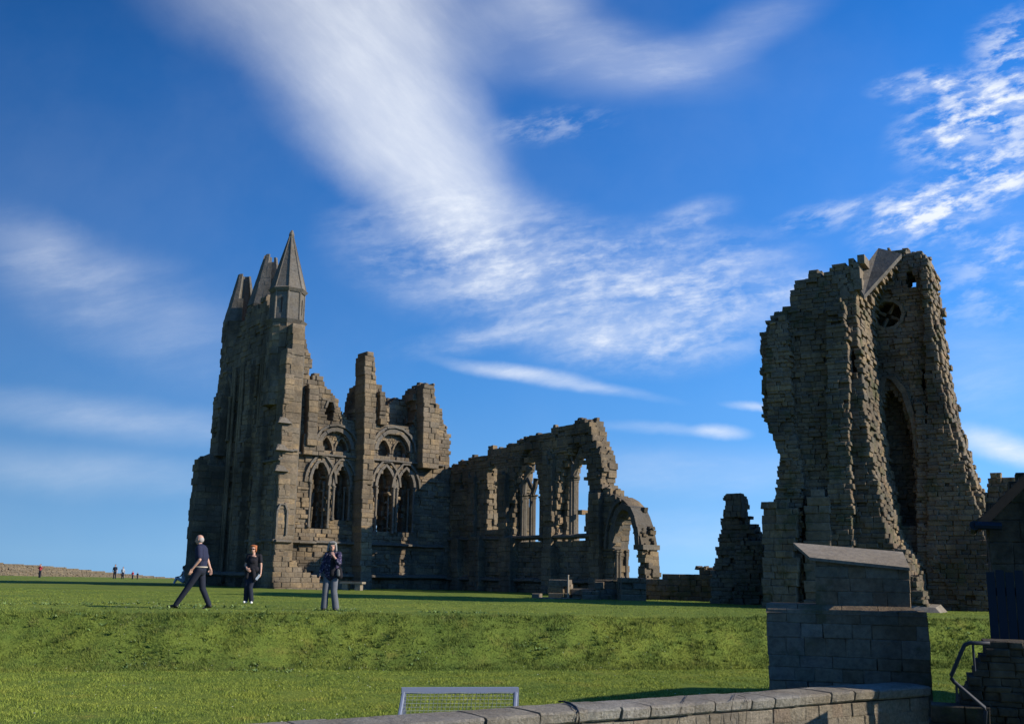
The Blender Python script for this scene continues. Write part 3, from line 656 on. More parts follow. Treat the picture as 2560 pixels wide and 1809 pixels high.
def col(X, yb, yt, w, r, cap=True):
    u, zb = FN.uz(X, yb, w); _, zt = FN.uz(X, yt, w); m = MB(); shaft(m, FN, u, zb, zt, w, r, 8, cap); m.build('tracery_shaft', M_ST2, ab)
for X in (1309, 1331): col(X, 1360, 1236, -.32, .17); col(X-5, 1360, 1236, -.15, .09)
col(1352, 1352, 1240, -.4, .1)
col(1434, 1352, 1190, -.3, .2); col(1427, 1352, 1190, -.12, .1); col(1441, 1350, 1195, -.42, .11)
def tr(px, w, r, n=6): m.tube([FN.p(*FN.uz(X, Y, w), w) for X, Y in px], r, n)
m = MB(); tr([(1309, 1236), (1311, 1210), (1318, 1185), (1326, 1168)], -.3, .16); tr([(1331, 1236), (1328, 1215), (1320, 1195)], -.3, .14); tr([(1309, 1236), (1303, 1215), (1300, 1190)], -.3, .16); tr([(1331, 1236), (1338, 1215), (1340, 1195)], -.3, .15); m.build('window_tracery', M_ST2, ab)
m = MB(); tr([(1434, 1190), (1434, 1165), (1428, 1140)], -.3, .15); tr([(1436, 1190), (1442, 1160), (1452, 1135), (1456, 1120)], -.3, .17); m.build('window_tracery', M_ST2, ab)
for X, Y, s in [(1300, 1180, .3), (1304, 1200, .22), (1322, 1150, .25), (1316, 1170, .25), (1404, 1200, .25), (1402, 1250, .25), (1400, 1300, .25), (1420, 1160, .25), (1455, 1140, .2), (1458, 1155, .18), (1469, 1196, .14), (1456, 1280, .2), (1396, 1330, .3)]:
    u, z = FN.uz(X, Y, -.3); m = MB(); m.box8(pbox(FN, u-s, u+s*.7, z-s*.6, z+s*.6, -.55, -.15)); m.build('broken_stone', M_OCH, ab)
m = MB()
pr = FN.px([(1534, 1372), (1537, 1330), (1543, 1298), (1553, 1275), (1563, 1269), (1575, 1281), (1584, 1308), (1589, 1342), (1591, 1365)])
ring(m, FN, pr, .3, .1, -.98, seed=14, size=.42); m.build('doorway_arch', M_ST2, ab)
m = MB(); ring(m, FN, FN.px([(1541, 1250), (1556, 1258), (1570, 1272), (1582, 1296), (1592, 1328), (1599, 1368)]), .2, .03, -1.03, seed=16, size=.45); m.build('outer_arch', M_ST, ab); m = MB()
pr2 = FN.px([(1520, 1372), (1522, 1330), (1530, 1290), (1543, 1262), (1556, 1252)])
ring(m, FN, pr2, .14, .16, 0, seed=15, size=.42); m.build('hood_moulding', M_ST2, ab)
for X in (1534,):
    for w in (-.15, -.35, -.8):
        u, zb = FN.uz(X, 1455, w); u0, _ = FN.uz(1534, 1400); _, zt = FN.uz(X, 1375, w); m = MB(); shaft(m, FN, u0+.06, 0, zt, w, .08); m.build('doorway_shaft', M_ST2, ab)
u0, zt = FN.uz(1591, 1368)
m = MB(); m.box8(pbox(FN, u0-.12, u0+.55, zt-.1, zt+.14, -1.06, .08)); m.build('impost', M_ST2, ab)
# ------------------------------------------------------------------ ruined tower on the right
SR = Vector((.866, -.5)); r0 = at(1905, 1500, 37.0); FR = Frame((r0.x, r0.y), SR)
rt_ = empty('tower_ruin', (r0.x+2, r0.y-1, 0), 'massive broken tower ruin with ragged sunlit edges and round window', 'ruin')
def mas(name, fr, px, w0, T, seed, holes=(), par=rt_, mat=M_STR, ch=(.09, .2), bl=(.14, .45), rag=.06, erode=.09, proud=.05, erag=.09, dz=None, leaf=.5, **k):
    m = MB(); P_ = [(u, z if z > .06 else -.35) for u, z in fr.px(px, w0)]
    masonry(m, fr, [P_]+[fr.px(h, w0) for h in holes], T, ch=ch, bl=bl, w0=w0, seed=seed, rag=rag, erode=erode, ef=.7, proud=proud, bev=.025, jit=.02, erag=erag, leaf=leaf, **k)
    return m.build(name, mat, par)
pier = [(1912, 1540), (1916, 1400), (1922, 1380), (1922, 1330), (1930, 1310), (1938, 1262), (1944, 1200), (1950, 1140), (1940, 1100), (1922, 1070), (1912, 1050), (1906, 1040), (1902, 960), (1901, 835), (1912, 830), (1916, 803), (1932, 785), (1960, 770), (1972, 766), (1978, 730), (1986, 706), (2024, 688), (2025, 672), (2044, 672), (2051, 690), (2060, 685), (2075, 680), (2078, 664), (2103, 658), (2118, 664), (2132, 664), (2134, 680), (2142, 700), (2140, 745), (2146, 850), (2156, 950), (2166, 1050), (2184, 1180), (2204, 1262), (2214, 1335), (2240, 1370), (2262, 1400), (2274, 1440), (2280, 1480), (2284, 1550)]
mas('front_pier', FR, pier, 0, 3.7, 101, holes=[[(2128, 930), (2128, 880), (2134, 876), (2138, 930)], [(2108, 1290), (2108, 1250), (2114, 1250), (2114, 1290)]])
mas('pier_rib', FR, [(2062, 1540), (2070, 1200), (2066, 1000), (2066, 770), (2100, 745), (2112, 760), (2118, 900), (2124, 1050), (2130, 1200), (2138, 1540)], .38, .4, 102, leaf=.5)
mas('pier_rib', FR, [(1922, 1540), (1926, 1330), (1950, 1140), (1920, 1060), (1912, 900), (1925, 800), (1965, 790), (1975, 900), (1985, 1080), (2005, 1180), (2008, 1540)], .3, .32, 103, leaf=.5)
mas('pier_rib', FR, [(2010, 1540), (2012, 1260), (2040, 1210), (2075, 1250), (2078, 1540)], .55, .3, 104, leaf=.5, bl=(.4, .9), ch=(.25, .4))
mas('pier_foot', FR, [(1906, 1540), (1908, 1400), (1906, 1290), (1903, 1262), (1945, 1256), (1990, 1270), (1990, 1540)], .75, .5, 105, leaf=.5, bl=(.25, .55), ch=(.2, .3))
# corbelled rounded bundle low on the pier, the spreading foot on its right
for i, (x1, yt) in enumerate([(2350, 1515), (2330, 1480), (2315, 1440), (2296, 1400), (2283, 1375)]):
    mas('spread_foot', FR, [(2200, 1556), (2205, yt), (x1-26, yt), (x1-14, 1556)], .25-.05*i, 1.1, 110+i, erag=.12)
m = MB(); u, z = FR.uz(2338, 1528, .4)
m.box8([FR.p(u-1.6, -.3, -.9), FR.p(u+.45, -.3, -.9), FR.p(u+.45, -.3, .75), FR.p(u-1.6, -.3, .75), FR.p(u-1.6, z+.25, -.9), FR.p(u, z+.2, -.9), FR.p(u, z+.12, .3), FR.p(u-1.6, z+.2, .3)])
m.build('sloping_plinth', M_SLAB, rt_)
# recessed wall with the round window
W2 = -3.4
rw_ = [(2100, 1560), (2110, 720), (2150, 690), (2190, 640), (2222, 622), (2262, 628), (2292, 627), (2312, 634), (2322, 655), (2330, 700), (2338, 780), (2350, 850), (2368, 950), (2380, 1040), (2398, 1085), (2425, 1170), (2448, 1230), (2466, 1280), (2484, 1360), (2496, 1430), (2504, 1560)]
def circ(X, Y, r, n=14, sx=.8): return [(X+r*sx*math.cos(2*math.pi*i/n), Y+r*math.sin(2*math.pi*i/n)) for i in range(n)]
slit = [(2306, 978), (2306, 920), (2312, 920), (2312, 978)]
peep = [(2266, 719), (2266, 684), (2289, 684), (2289, 719)]
recess = [(2180, 1310), (2184, 1160), (2196, 1040), (2222, 965), (2256, 1010), (2282, 1120), (2290, 1310)]
mas('window_wall', FR, rw_, W2, 1.1, 120, holes=[circ(2218, 786, 40), slit, peep, recess], leaf=.55)
peepb = [(2246, 722), (2246, 652), (2292, 652), (2292, 722)]
mas('window_wall', FR, rw_, W2-1.1, 1.9, 121, holes=[peepb], erag=.15, rag=.1, leaf=.5)
mas('edge_buttress', FR, [(2318, 1560), (2318, 1100), (2310, 800), (2300, 660), (2318, 660), (2326, 760), (2340, 860), (2356, 960), (2370, 1050), (2388, 1100), (2414, 1180), (2436, 1240), (2452, 1290), (2470, 1370), (2480, 1560)], W2+.3, .35, 122, leaf=.5)
mas('window_wall', FR, [(2292, 1560), (2292, 1300), (2292, 1100), (2285, 1000), (2305, 1000), (2330, 1100), (2345, 1560)], W2+.25, .28, 123, leaf=.5)
m = MB()                                        # round window rim and its tracery
cu, cz = FR.uz(2218, 786, W2); ru = .52
cp = [(cu+(ru)*math.cos(a), cz+ru*math.sin(a)) for a in [2*math.pi*i/20 for i in range(21)]][::-1]
ring(m, FR, cp, .12, W2+.03, W2-.4, size=.28, seed=5)
for a in (1.1, 2.67, -2.0, -.45):
    m.tube([FR.p(cu+.1*math.cos(a), cz+.1*math.sin(a), W2-.3), FR.p(cu+.62*math.cos(a), cz+.62*math.sin(a), W2-.3)], [.07, .05], 6)
    m.tube([FR.p(cu+.5*math.cos(a)+.14*math.cos(a+s*1.3), cz+.5*math.sin(a)+.14*math.sin(a+s*1.3), W2-.3) for s in (-1.6, -.8, 0, .8, 1.6)], .035, 5)
m.build('round_window', M_STR, rt_)
m = MB()
ap = FR.px([(2182, 1130), (2192, 1020), (2222, 940), (2256, 985), (2280, 1060), (2292, 1150)], W2)
ring(m, FR, ap, .2, W2+.18, W2-.1, seed=8)
m.build('blind_arch', M_STR, rt_)
# the smooth raking slab high on the left of the recess
m = MB()
def RP(X, Y, w): u, z = FR.uz(X, Y, w); return FR.p(u, z, w)
f4 = [RP(2160, 738, .06), RP(2254, 634, -1.2), RP(2196, 620, -1.6), RP(2136, 700, -.25)]
m.box8([p-Vector((0, 0, .16)) for p in f4]+f4)
m.build('raking_slab', M_ST2, rt_)
mas('gable_wall', FR, [(2140, 800), (2136, 720), (2156, 690), (2192, 640), (2222, 622), (2222, 660), (2180, 730), (2160, 800)], -2.0, 1.4, 125, leaf=.45)
for X, Y, s in [(2148, 672, .10), (2160, 655, .12), (2136, 662, .09), (2146, 690, .16), (2110, 720, .1), (2098, 705, .12), (2152, 716, .15), (2120, 735, .16), (2135, 725, .12)]:
    u, z = FR.uz(X, Y, -.5); m = MB(); m.box8(pbox(FR, u-s, u+s, z-s*1.6, z+s, -.8, .05)); m.build('loose_masonry', M_STR, rt_)
# low wall running on to the right behind the gabled building
mas('low_wall', FR, [(2440, 1560), (2470, 1190), (2488, 1184), (2510, 1188), (2532, 1196), (2560, 1215), (2600, 1230), (2640, 1560)], W2-1.2, .9, 126, leaf=.45)

# ------------------------------------------------------------------ middle stub, low wall, fallen blocks
s0 = at(1800, 1510, 41.0); FS = Frame((s0.x, s0.y), SR)
st = empty('pier_ruin', (s0.x, s0.y, 0), 'ragged stub of a pier with a tall square stump beside the tower', 'ruin')
stub = [(1775, 1540), (1778, 1430), (1787, 1417), (1791, 1396), (1789, 1370), (1795, 1353), (1797, 1335), (1804, 1311), (1802, 1292), (1811, 1281), (1810, 1253), (1804, 1240), (1815, 1237), (1848, 1237), (1850, 1292), (1855, 1306), (1872, 1308), (1878, 1320), (1880, 1330), (1893, 1332), (1900, 1360), (1915, 1540)]
mas('pier_masonry', FS, stub, 0, 1.1, 130, par=st, erode=.1, erag=.25, leaf=.37)
mas('stump', FS, [(1812, 1292), (1812, 1243), (1820, 1236), (1852, 1236), (1852, 1292)], .2, .9, 131, par=st, ch=(.2, .3), erag=0, rag=.02, erode=.02)
mas('low_masonry', FS, [(1835, 1540), (1838, 1345), (1905, 1350), (1920, 1540)], .5, .5, 132, par=st, leaf=.5)
l0 = at(1630, 1495, 46.0); FL = Frame((l0.x, l0.y), Vector((.93, -.36)))
m = MB(); P_ = [(u, z if z > .35 else -.3) for u, z in FL.px([(1595, 1540), (1600, 1452), (1640, 1446), (1655, 1436), (1662, 1430), (1672, 1435), (1690, 1433), (1702, 1437), (1720, 1430), (1735, 1433), (1748, 1427), (1760, 1429), (1775, 1424), (1790, 1430), (1830, 1428), (1900, 1434), (1910, 1540)])]
masonry(m, FL, [P_], .9, ch=(.16, .28), bl=(.2, .6), seed=140, rag=.12, erode=.1, bev=.025)
o = m.build('low_stone_wall', M_STR, base=(l0.x, l0.y, 0)); tag(o, 'low ruined stone wall between the abbey arch and the tower', 'wall')
def stone_block(name, X, Yb, Xw, hgt, dep, label, cat, group, sd, d, ang=-.25, rows=None):
    p = at(X, Yb, d); fr = Frame((p.x, p.y), Vector((math.cos(ang), math.sin(ang)))); u, _ = fr.uz(X+Xw, Yb); m = MB()
    z0 = gz(p.x, p.y)-.08
    masonry(m, fr, [[(0, z0), (u, z0), (u, z0+.08+hgt), (0, z0+.08+hgt)]], dep, ch=rows or (.2, .32), bl=(.35, .9), seed=sd, rag=.05, bev=.03, erode=.1, leaf=.5, proud=.06)
    o = m.build(name, M_STR, base=(p.x, p.y, z0+.08)); tag(o, label, cat, group); return p, u, fr
G = 'fallen stone remains by the nave wall'
stone_block('stone_remains', 1368, 1498, 52, .72, .9, 'square stump of masonry with a thin post at its right corner', 'masonry', G, 151, 46)
stone_block('stone_remains', 1488, 1503, 95, .78, 1.2, 'broad low block of masonry in front of the doorway arch', 'masonry', G, 152, 45)
stone_block('stone_remains', 1555, 1503, 62, .86, 1.0, 'sunlit block of masonry to the right of the doorway arch', 'masonry', G, 153, 43.5, .1)
stone_block('stone_remains', 1425, 1490, 60, .38, .8, 'low masonry footing between the two taller blocks', 'masonry', G, 154, 46)
stone_block('stone_remains', 1455, 1502, 40, .3, .6, 'small squared stone lying before the broad block', 'masonry', G, 155, 44)
stone_block('stone_slab', 1345, 1501, 105, .06, .8, 'long flat pale slab lying on the grass by the masonry stump', 'slab', None, 156, 44, -.1, (.06, .07))
stone_block('stone_remains', 1330, 1497, 22, .2, .5, 'tiny stone at the left end of the flat slab', 'masonry', G, 157, 45)
p = at(1420, 1492, 45.4); m = MB(); m.tube([(p.x, p.y, -.05), (p.x, p.y, .95)], .035, 8); m.tube([(p.x, p.y, .95), (p.x, p.y, .99)], [.05, .04], 8)
tag(m.build('post', plain('post_wood', (.28, .25, .2)), base=(p.x, p.y, 0)), 'thin grey post standing at the corner of the masonry stump', 'post')
# stone bench by the side wall
p = at(848, 1474, 56.3); q = at(904, 1475, 56.0); b0 = empty('stone_bench', ((p.x+q.x)/2, (p.y+q.y)/2, 0), 'pale stone slab bench on two blocks beside the abbey wall', 'bench')
d = (q-p); d.z = 0; fr = Frame((p.x, p.y), d); L = d.length
m = MB(); m.box8(pbox(fr, 0, L, .34, .45, -.55, .0)); m.build('seat', M_SLAB, b0)
for u in (.12, L-.42): m = MB(); m.box8(pbox(fr, u, u+.3, -.05, .34, -.48, -.06)); m.build('leg', M_SLAB, b0)

# ------------------------------------------------------------------ boundary wall far left
p0 = at(-60, 1430, 150); p1 = at(450, 1440, 205); FF = Frame((p0.x, p0.y), p1-p0)
pts = FF.px([(-80, 1460), (-80, 1402), (0, 1406.5), (120, 1414), (250, 1427), (330, 1435), (400, 1441), (446, 1445), (470, 1449), (470, 1475)])
m = MB(); masonry(m, FF, [pts], .6, ch=(.1, .2), bl=(.2, .6), proud=.07, seed=160, rag=.05, leaf=.6, bev=.04)
o = m.build('boundary_wall', M_RUB, base=(p0.x, p0.y, 0)); tag(o, 'long low rubble boundary wall behind the lawn at far left', 'wall')

# ------------------------------------------------------------------ foreground coped wall
zt = EYE-1.06
a = onz(1000, 1807, zt); b = onz(2328, 1713, zt); FW = Frame((a.x, a.y), b-a); Lw = (Vector((b.x, b.y, 0))-Vector((a.x, a.y, 0))).length
fw = empty('coped_wall', (a.x, a.y, zt-1.2), 'low sunlit stone wall with flat rough coping in the foreground', 'wall')
rw = random.Random(99)
m = MB(); u = -3.0; first = True
while u < Lw-.05:
    l = min(rw.uniform(.27, .5), Lw-u); dw = rw.uniform(-.015, .02); dt = rw.uniform(-.006, .006); gp = .006
    n = 6; base = len(m.v)
    # rough coping stone: a small grid on top so that its edges wander
    rows = [(-.02, -.10), (.0, -.085), (.012, -.02), (-.006, -.002), (-.20, .004), (-.42, .002), (-.492, -.01), (-.50, -.10)]
    for i in range(n+1):
        uu = u+gp+(l-2*gp)*i/n; e = .006 if 0 < i < n else -.004
        for k, (w, z) in enumerate(rows):
            nz = noise.noise(Vector((uu*9, k*2.3, u)))*.010
            m.v.append(tuple(FW.p(uu, zt+z+dt+nz*.6, w+dw+nz+(e if k < 4 else 0))))
    K = len(rows)
    for i in range(n):
        for k in range(K-1):
            q = base+i*K+k; m.f.append((q, q+K, q+K+1, q+1))
    m.f.append(tuple(base+k for k in range(K))); m.f.append(tuple(base+n*K+k for k in range(K))[::-1])
    u += l
m.build('coping', M_COPE, fw)
m = MB(); masonry(m, FW, [[(-3, zt-1.2), (Lw-.02, zt-1.2), (Lw-.02, zt-.105), (-3, zt-.105)]], .42, w0=-.03, ch=(.105, .135), bl=(.13, .26), proud=.008, bev=.006, jit=.004, rag=.005, seed=171, leaf=.42)
m.build('wall_face', M_WALL, fw)
m = MB(); m.box8(pbox(FW, -3, Lw-.06, zt-1.2, zt-.1, -.43, -.045)); m.build('mortar_core', plain('dark_mortar', (.05, .045, .035)), fw)

def cable(px, name, label, r=.006, w=.02):
    m = MB(); pts = []
    for X, Y, k in px:      # k 't': lies on the top, 'f': hangs on the face
        if k == 't': q = onz(X, Y, zt+.014)
        else: uu, zz = FW.uz(X, Y, w+.02); q = FW.p(uu, zz, w+.02)
        pts.append(q)
    m.tube(pts, r, 6); o = m.build(name, M_BLACKM, base=tuple(pts[0]), smooth=True); tag(o, label, 'cable')
M_BLACKM = plain('black_rubber', (.012, .012, .013), .5)
cable([(1396, 1752, 't'), (1410, 1752, 't'), (1425, 1756, 't'), (1440, 1765, 't'), (1447, 1778, 'f'), (1448, 1795, 'f'), (1445, 1830, 'f')], 'cable', 'thick black cable draped over the wall coping', .007)
cable([(1408, 1753, 't'), (1424, 1762, 't'), (1438, 1772, 't'), (1443, 1786, 'f'), (1436, 1815, 'f')], 'cable', 'thin black wire hanging beside the thick draped cable', .003)
cable([(1718, 1737, 't'), (1708, 1752, 't'), (1704, 1768, 'f'), (1696, 1795, 'f'), (1688, 1825, 'f')], 'cable', 'thin wire crossing the coping right of the thick cable', .0028)
cable([(1838, 1731, 't'), (1833, 1746, 't'), (1830, 1765, 'f'), (1826, 1800, 'f')], 'cable', 'left of the two thin wires near the gate pier', .0028)
cable([(1845, 1737, 't'), (1862, 1741, 't'), (1868, 1755, 'f'), (1866, 1785, 'f'), (1864, 1815, 'f')], 'cable', 'right of the two thin wires near the gate pier', .0028)

# ------------------------------------------------------------------ gate pier
g0 = at(2040, 1500, 12.6); FP = Frame((g0.x, g0.y), Vector((.955, -.297)))
gp_ = empty('gate_pier', (g0.x+.6, g0.y+.5, LOW), 'thick dark stone pier with a pale sloping top slab', 'pier')
uR, _ = FP.uz(2278, 1500); zsh = FP.uz(2160, 1516)[1]; zb = -1.4
uL, _ = FP.uz(1920, 1620, .12); uRR, _ = FP.uz(2325, 1620, .12)
D = .85
ztopL = FP.uz(2042, 1400)[1]; ztopR = FP.uz(2272, 1426)[1]; 
m = MB(); masonry(m, FP, [[(0, zsh), (uR, zsh), (uR, ztopR), (0, ztopL)]], D, ch=(.13, .2), bl=(.16, .42), proud=.006, bev=.008, jit=.004, rag=.004, seed=181, leaf=.5)
m.build('upper_stage', M_PIL, gp_)
m = MB(); masonry(m, FP, [[(uL, zb), (uRR, zb), (uRR, zsh-.09), (uL, zsh-.09)]], D+.3, w0=.12, ch=(.13, .21), bl=(.18, .5), proud=.008, bev=.01, jit=.006, rag=.008, seed=182, leaf=.5)
m.build('lower_stage', M_PIL, gp_)
m = MB(); w1_, w2_ = .135, .02
us = [uL-.01, uL+.35, uL+.85, uL+1.25, uRR+.01]
for i in range(4):
    ua, ub = us[i]+(.004 if i else 0), us[i+1]-.004; ta = ua+(.14 if i == 0 else 0)*0; tb_ = ub-(.20 if i == 3 else 0); zz = zsh-.09
    m.box8([FP.p(ua, zz, w1_), FP.p(ub, zz, w1_), FP.p(ub, zz, -D-.15), FP.p(ua, zz, -D-.15), FP.p(ta, zz+.1, w2_), FP.p(tb_, zz+.1, w2_), FP.p(tb_, zz+.1, -D-.05), FP.p(ta, zz+.1, -D-.05)])
m.build('weathered_offset', M_PIL, gp_)
m = MB()
P4 = [FP.p(-.05, ztopL+.0, .06), FP.p(uR-.0, ztopR+.0, .06), FP.p(uR-.02, ztopR+.20, -D+.12), FP.p(-.27, ztopL+.20, -D-.0)]
m.box8([p_-Vector((0, 0, .0)) for p_ in P4]+[p_+Vector((0, 0, .035)) for p_ in P4])
m.build('top_slab', M_SLAB, gp_)
m = MB(); m.poly([FP.p(0, ztopL, -.02), FP.p(uR, ztopR, -.02), FP.p(uR, ztopR+.19, -D+.13)]); m.poly([FP.p(0, ztopL, -.02), FP.p(uR, ztopR+.19, -D+.13), FP.p(0, ztopL+.18, -D+.01)])
m.box8([FP.p(.01, ztopL-.06, -.03), FP.p(uR-.01, ztopR-.06, -.03), FP.p(uR-.03, ztopR-.06, -D+.14), FP.p(.01, ztopL-.06, -D+.02), FP.p(.01, ztopL, -.03), FP.p(uR-.01, ztopR, -.03), FP.p(uR-.03, ztopR+.18, -D+.14), FP.p(.01, ztopL+.17, -D+.02)])
m.build('slab_bed', M_PIL, gp_)

# ------------------------------------------------------------------ gabled building on the far right
h0 = at(2484, 1500, 10.85); FH = Frame((h0.x, h0.y), Vector((.92, -.39)))
hs_ = empty('gabled_building', (h0.x, h0.y, LOW), 'dark stone building with a steep roof verge at the right edge', 'building')
ze = FH.uz(2482, 1285)[1]; Wd = 2.3; Dp = .9; rise = 1.15
m = MB(); masonry(m, FH, [[(0, -1.6), (Wd, -1.6), (Wd, ze), (Wd/2, ze+rise), (0, ze)]], .35, ch=(.16, .24), bl=(.2, .5), proud=.01, bev=.01, jit=.005, rag=.005, seed=190, leaf=.35)
for uu in (0, Wd-.3): m.box8([FH.p(uu, -1.6, -.36), FH.p(uu+.3, -1.6, -.36), FH.p(uu+.3, -1.6, -Dp), FH.p(uu, -1.6, -Dp), FH.p(uu, ze, -.36), FH.p(uu+.3, ze, -.36), FH.p(uu+.3, ze, -Dp), FH.p(uu, ze, -Dp)])
masonry(m, FH, [[(0, -1.6), (Wd, -1.6), (Wd, ze), (Wd/2, ze+rise), (0, ze)]], .35, w0=-Dp, ch=(.3, .4), bl=(.6, 1), seed=191, rag=.005)
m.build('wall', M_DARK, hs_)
m = MB(); FHR = Frame((9.7, 11.5), Vector((0, 1)))       # unseen range added out of view, shaped to cast the lawn shadow
m.box8([(9.7, 11.5, -1.6), (14.1, 11.5, -1.6), (14.1, 18.5, -1.6), (9.7, 18.5, -1.6), (9.7, 11.5, 2.2), (14.1, 11.5, 2.2), (14.1, 18.5, 2.2), (9.7, 18.5, 2.2)])
m.box8([(7.4, 10.3, -1.6), (9.9, 10.3, -1.6), (9.9, 11.45, -1.6), (7.4, 11.45, -1.6), (7.4, 10.3, 1.2), (9.9, 10.3, 1.2), (9.9, 11.45, 1.2), (7.4, 11.45, 1.2)])
m.build('unseen_range', M_DARK, hs_)
m = MB(); q_ = [(9.5, 11.3, 2.15), (14.3, 11.3, 2.15), (14.3, 18.7, 2.15), (9.5, 18.7, 2.15)]  # unseen hipped roof, its slopes set for the shadow edge on the lawn
b0_ = len(m.v); m.v += q_+[(11.9, 11.3, 4.9), (11.9, 15.0, 4.7)]; m.f += [(b0_, b0_+4, b0_+5, b0_+3), (b0_+1, b0_+2, b0_+5, b0_+4), (b0_, b0_+1, b0_+4), (b0_+3, b0_+5, b0_+2), (b0_, b0_+3, b0_+2, b0_+1)]
m.build('unseen_roof', M_DARK, hs_)
M_ROOF = stone('roof_tiles', [(.12, .06, .04), (.10, .05, .035), (.14, .075, .05)], bump=.4)
m = MB(); oh = .10; sl = rise/(Wd/2)
for s in (0, 1):
    uo = -oh if s == 0 else Wd+oh; ur = Wd/2; zo = ze-oh*sl; zr = ze+rise
    k = 18
    for i in range(k):
        t0, t1 = i/k, (i+1)/k; ua = uo+(ur-uo)*t0; ub = uo+(ur-uo)*t1+(.02 if s == 0 else -.02); za = zo+(zr-zo)*t0+.05; zb_ = zo+(zr-zo)*t1+.03
        w = .10
        while w > -Dp-.1:
            w2 = max(w-.33, -Dp-.15)
            m.box8([FH.p(ua, za-.03, w), FH.p(ub, zb_-.03, w), FH.p(ub, zb_-.03, w2+.005), FH.p(ua, za-.03, w2+.005), FH.p(ua, za, w), FH.p(ub, zb_, w), FH.p(ub, zb_, w2+.005), FH.p(ua, za, w2+.005)]); w = w2-.0
m.build('roof', M_ROOF, hs_)
M_BRN = plain('brown_verge_board', (.10, .05, .03)); M_BLUE = plain('blue_paint', (.004, .012, .026), .7)
m = MB(); 
m.box8([FH.p(-oh, ze-oh*sl-.10, .16), FH.p(Wd/2, ze+rise-.10, .16), FH.p(Wd/2, ze+rise-.10, .0), FH.p(-oh, ze-oh*sl-.10, .0), FH.p(-oh, ze-oh*sl+.02, .16), FH.p(Wd/2, ze+rise+.02, .16), FH.p(Wd/2, ze+rise+.02, .0), FH.p(-oh, ze-oh*sl+.02, .0)])
m.build('verge_board', M_BRN, hs_)
m = MB(); m.tube([FH.p(-.13, ze-.12, .2), FH.p(-.13, ze-.12, -Dp)], .05, 8); m.tube([FH.p(-.13, ze-.12, .18), FH.p(.12, ze-.13, .16)], .04, 8); m.build('gutter', M_BLUE, hs_)
# blue boarded gate beside the corner
q0 = FH.p(-.06, 0, .35); gt = empty('boarded_gate', (q0.x, q0.y, -1.0), 'blue painted boarded gate leaf at the corner of the dark building', 'gate')
ztop = FH.uz(2476, 1424, .35)[1]
for i in range(4):
    m = MB(); u = -.06+i*.085; zt_ = ztop-(.0 if i % 2 else .02)
    m.box8(pbox(FH, u, u+.075, -1.0, zt_, .35, .385)); m.build('board', M_BLUE, gt)
for z_ in (ztop-.25, -.7): m = MB(); m.box8(pbox(FH, -.05, .27, z_, z_+.08, .32, .35)); m.build('ledge', M_BLUE, gt)
# dark stair flank
FT = Frame((at(2480, 1700, 9.6).x, at(2480, 1700, 9.6).y), Vector((.93, -.36)))
m = MB(); P_ = FT.px([(2352, 1840), (2392, 1765), (2412, 1725), (2425, 1708), (2432, 1680), (2446, 1662), (2458, 1630), (2462, 1606), (2640, 1600), (2640, 1840)])
P_ = [(u, z if z > -1.0 else -1.6) for u, z in P_]
masonry(m, FT, [P_], .5, ch=(.045, .08), bl=(.08, .22), seed=195, proud=.015, bev=.01, jit=.008, rag=.03, leaf=.5)
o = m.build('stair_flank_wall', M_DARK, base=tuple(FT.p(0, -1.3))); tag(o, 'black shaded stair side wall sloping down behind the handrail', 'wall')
# dark kerb added where the building's shadow lies on the grass
m = MB(); P_ = FT.px([(2318, 1840), (2332, 1757), (2475, 1764), (2475, 1840)]); FK = FT.shift(.0)
masonry(m, FT, [P_], .3, w0=.12, ch=(.1, .16), bl=(.2, .4), seed=196, proud=.008, bev=.01, jit=.005, rag=.01, leaf=.3)
o = m.build('shade_kerb', M_DARK, base=tuple(FT.p(-1, -1.3, .5))); tag(o, 'low black kerb added for the shade between gate pier and handrail', 'wall')
# handrail
M_RAIL = plain('dark_blue_grey_paint', (.015, .02, .032), .6)
hr = empty('handrail', tuple(FT.p(-.2, -1.0, .25)), 'bent dark metal handrail beside the shaded steps', 'handrail')
def HP(X, Y, w=.25): u, z = FT.uz(X, Y, w); return FT.p(u, z, w)
m = MB(); m.tube([HP(2475, 1607), (HP(2425, 1606)), HP(2412, 1611), HP(2407, 1620), HP(2378, 1688), HP(2378, 1694), HP(2384, 1702), HP(2462, 1768), HP(2464, 1776), HP(2461, 1830)], .017, 8); m.build('rail', M_RAIL, hr, smooth=True)
m = MB(); m.tube([HP(2432, 1608), HP(2437, 1676)], .011, 8); m.build('upright', M_RAIL, hr)
m = MB(); m.tube([HP(2391, 1708), HP(2393, 1752)], .011, 8); m.build('upright', M_RAIL, hr)

# ------------------------------------------------------------------ small football goal
M_GOAL = plain('blue_grey_goal_paint', (.17, .20, .28), .45, var=.05); M_NET = plain('pale_net_cord', (.26, .29, .26), .8)
dg = 11.5; ga = at(1004, 1714, dg); gb = at(1296, 1720, dg*1.02); dgv = gb-ga; dgv.z = 0; FG = Frame((ga.x, ga.y), dgv); Lg = dgv.length
gz0 = gz(ga.x, ga.y); ztg = (ga.z+gb.z)/2
goal = empty('football_goal', (ga.x, ga.y, gz0), 'small blue-grey five-a-side goal with a net behind the coped wall', 'goal')
t_ = .05
m = MB(); m.box8(pbox(FG, 0, Lg, ztg-t_*1.2, ztg, -.04, .03)); m.build('crossbar', M_GOAL, goal)
for u in (0, Lg-t_): m = MB(); m.box8(pbox(FG, u, u+t_, gz0-.02, ztg-t_*1.2, -.04, .03)); m.build('post', M_GOAL, goal)
bd = .62; H = ztg-gz0
def GP(u, z, w): return FG.p(u-.28*w, z, w)               # the frame splays back to the left, towards the wall
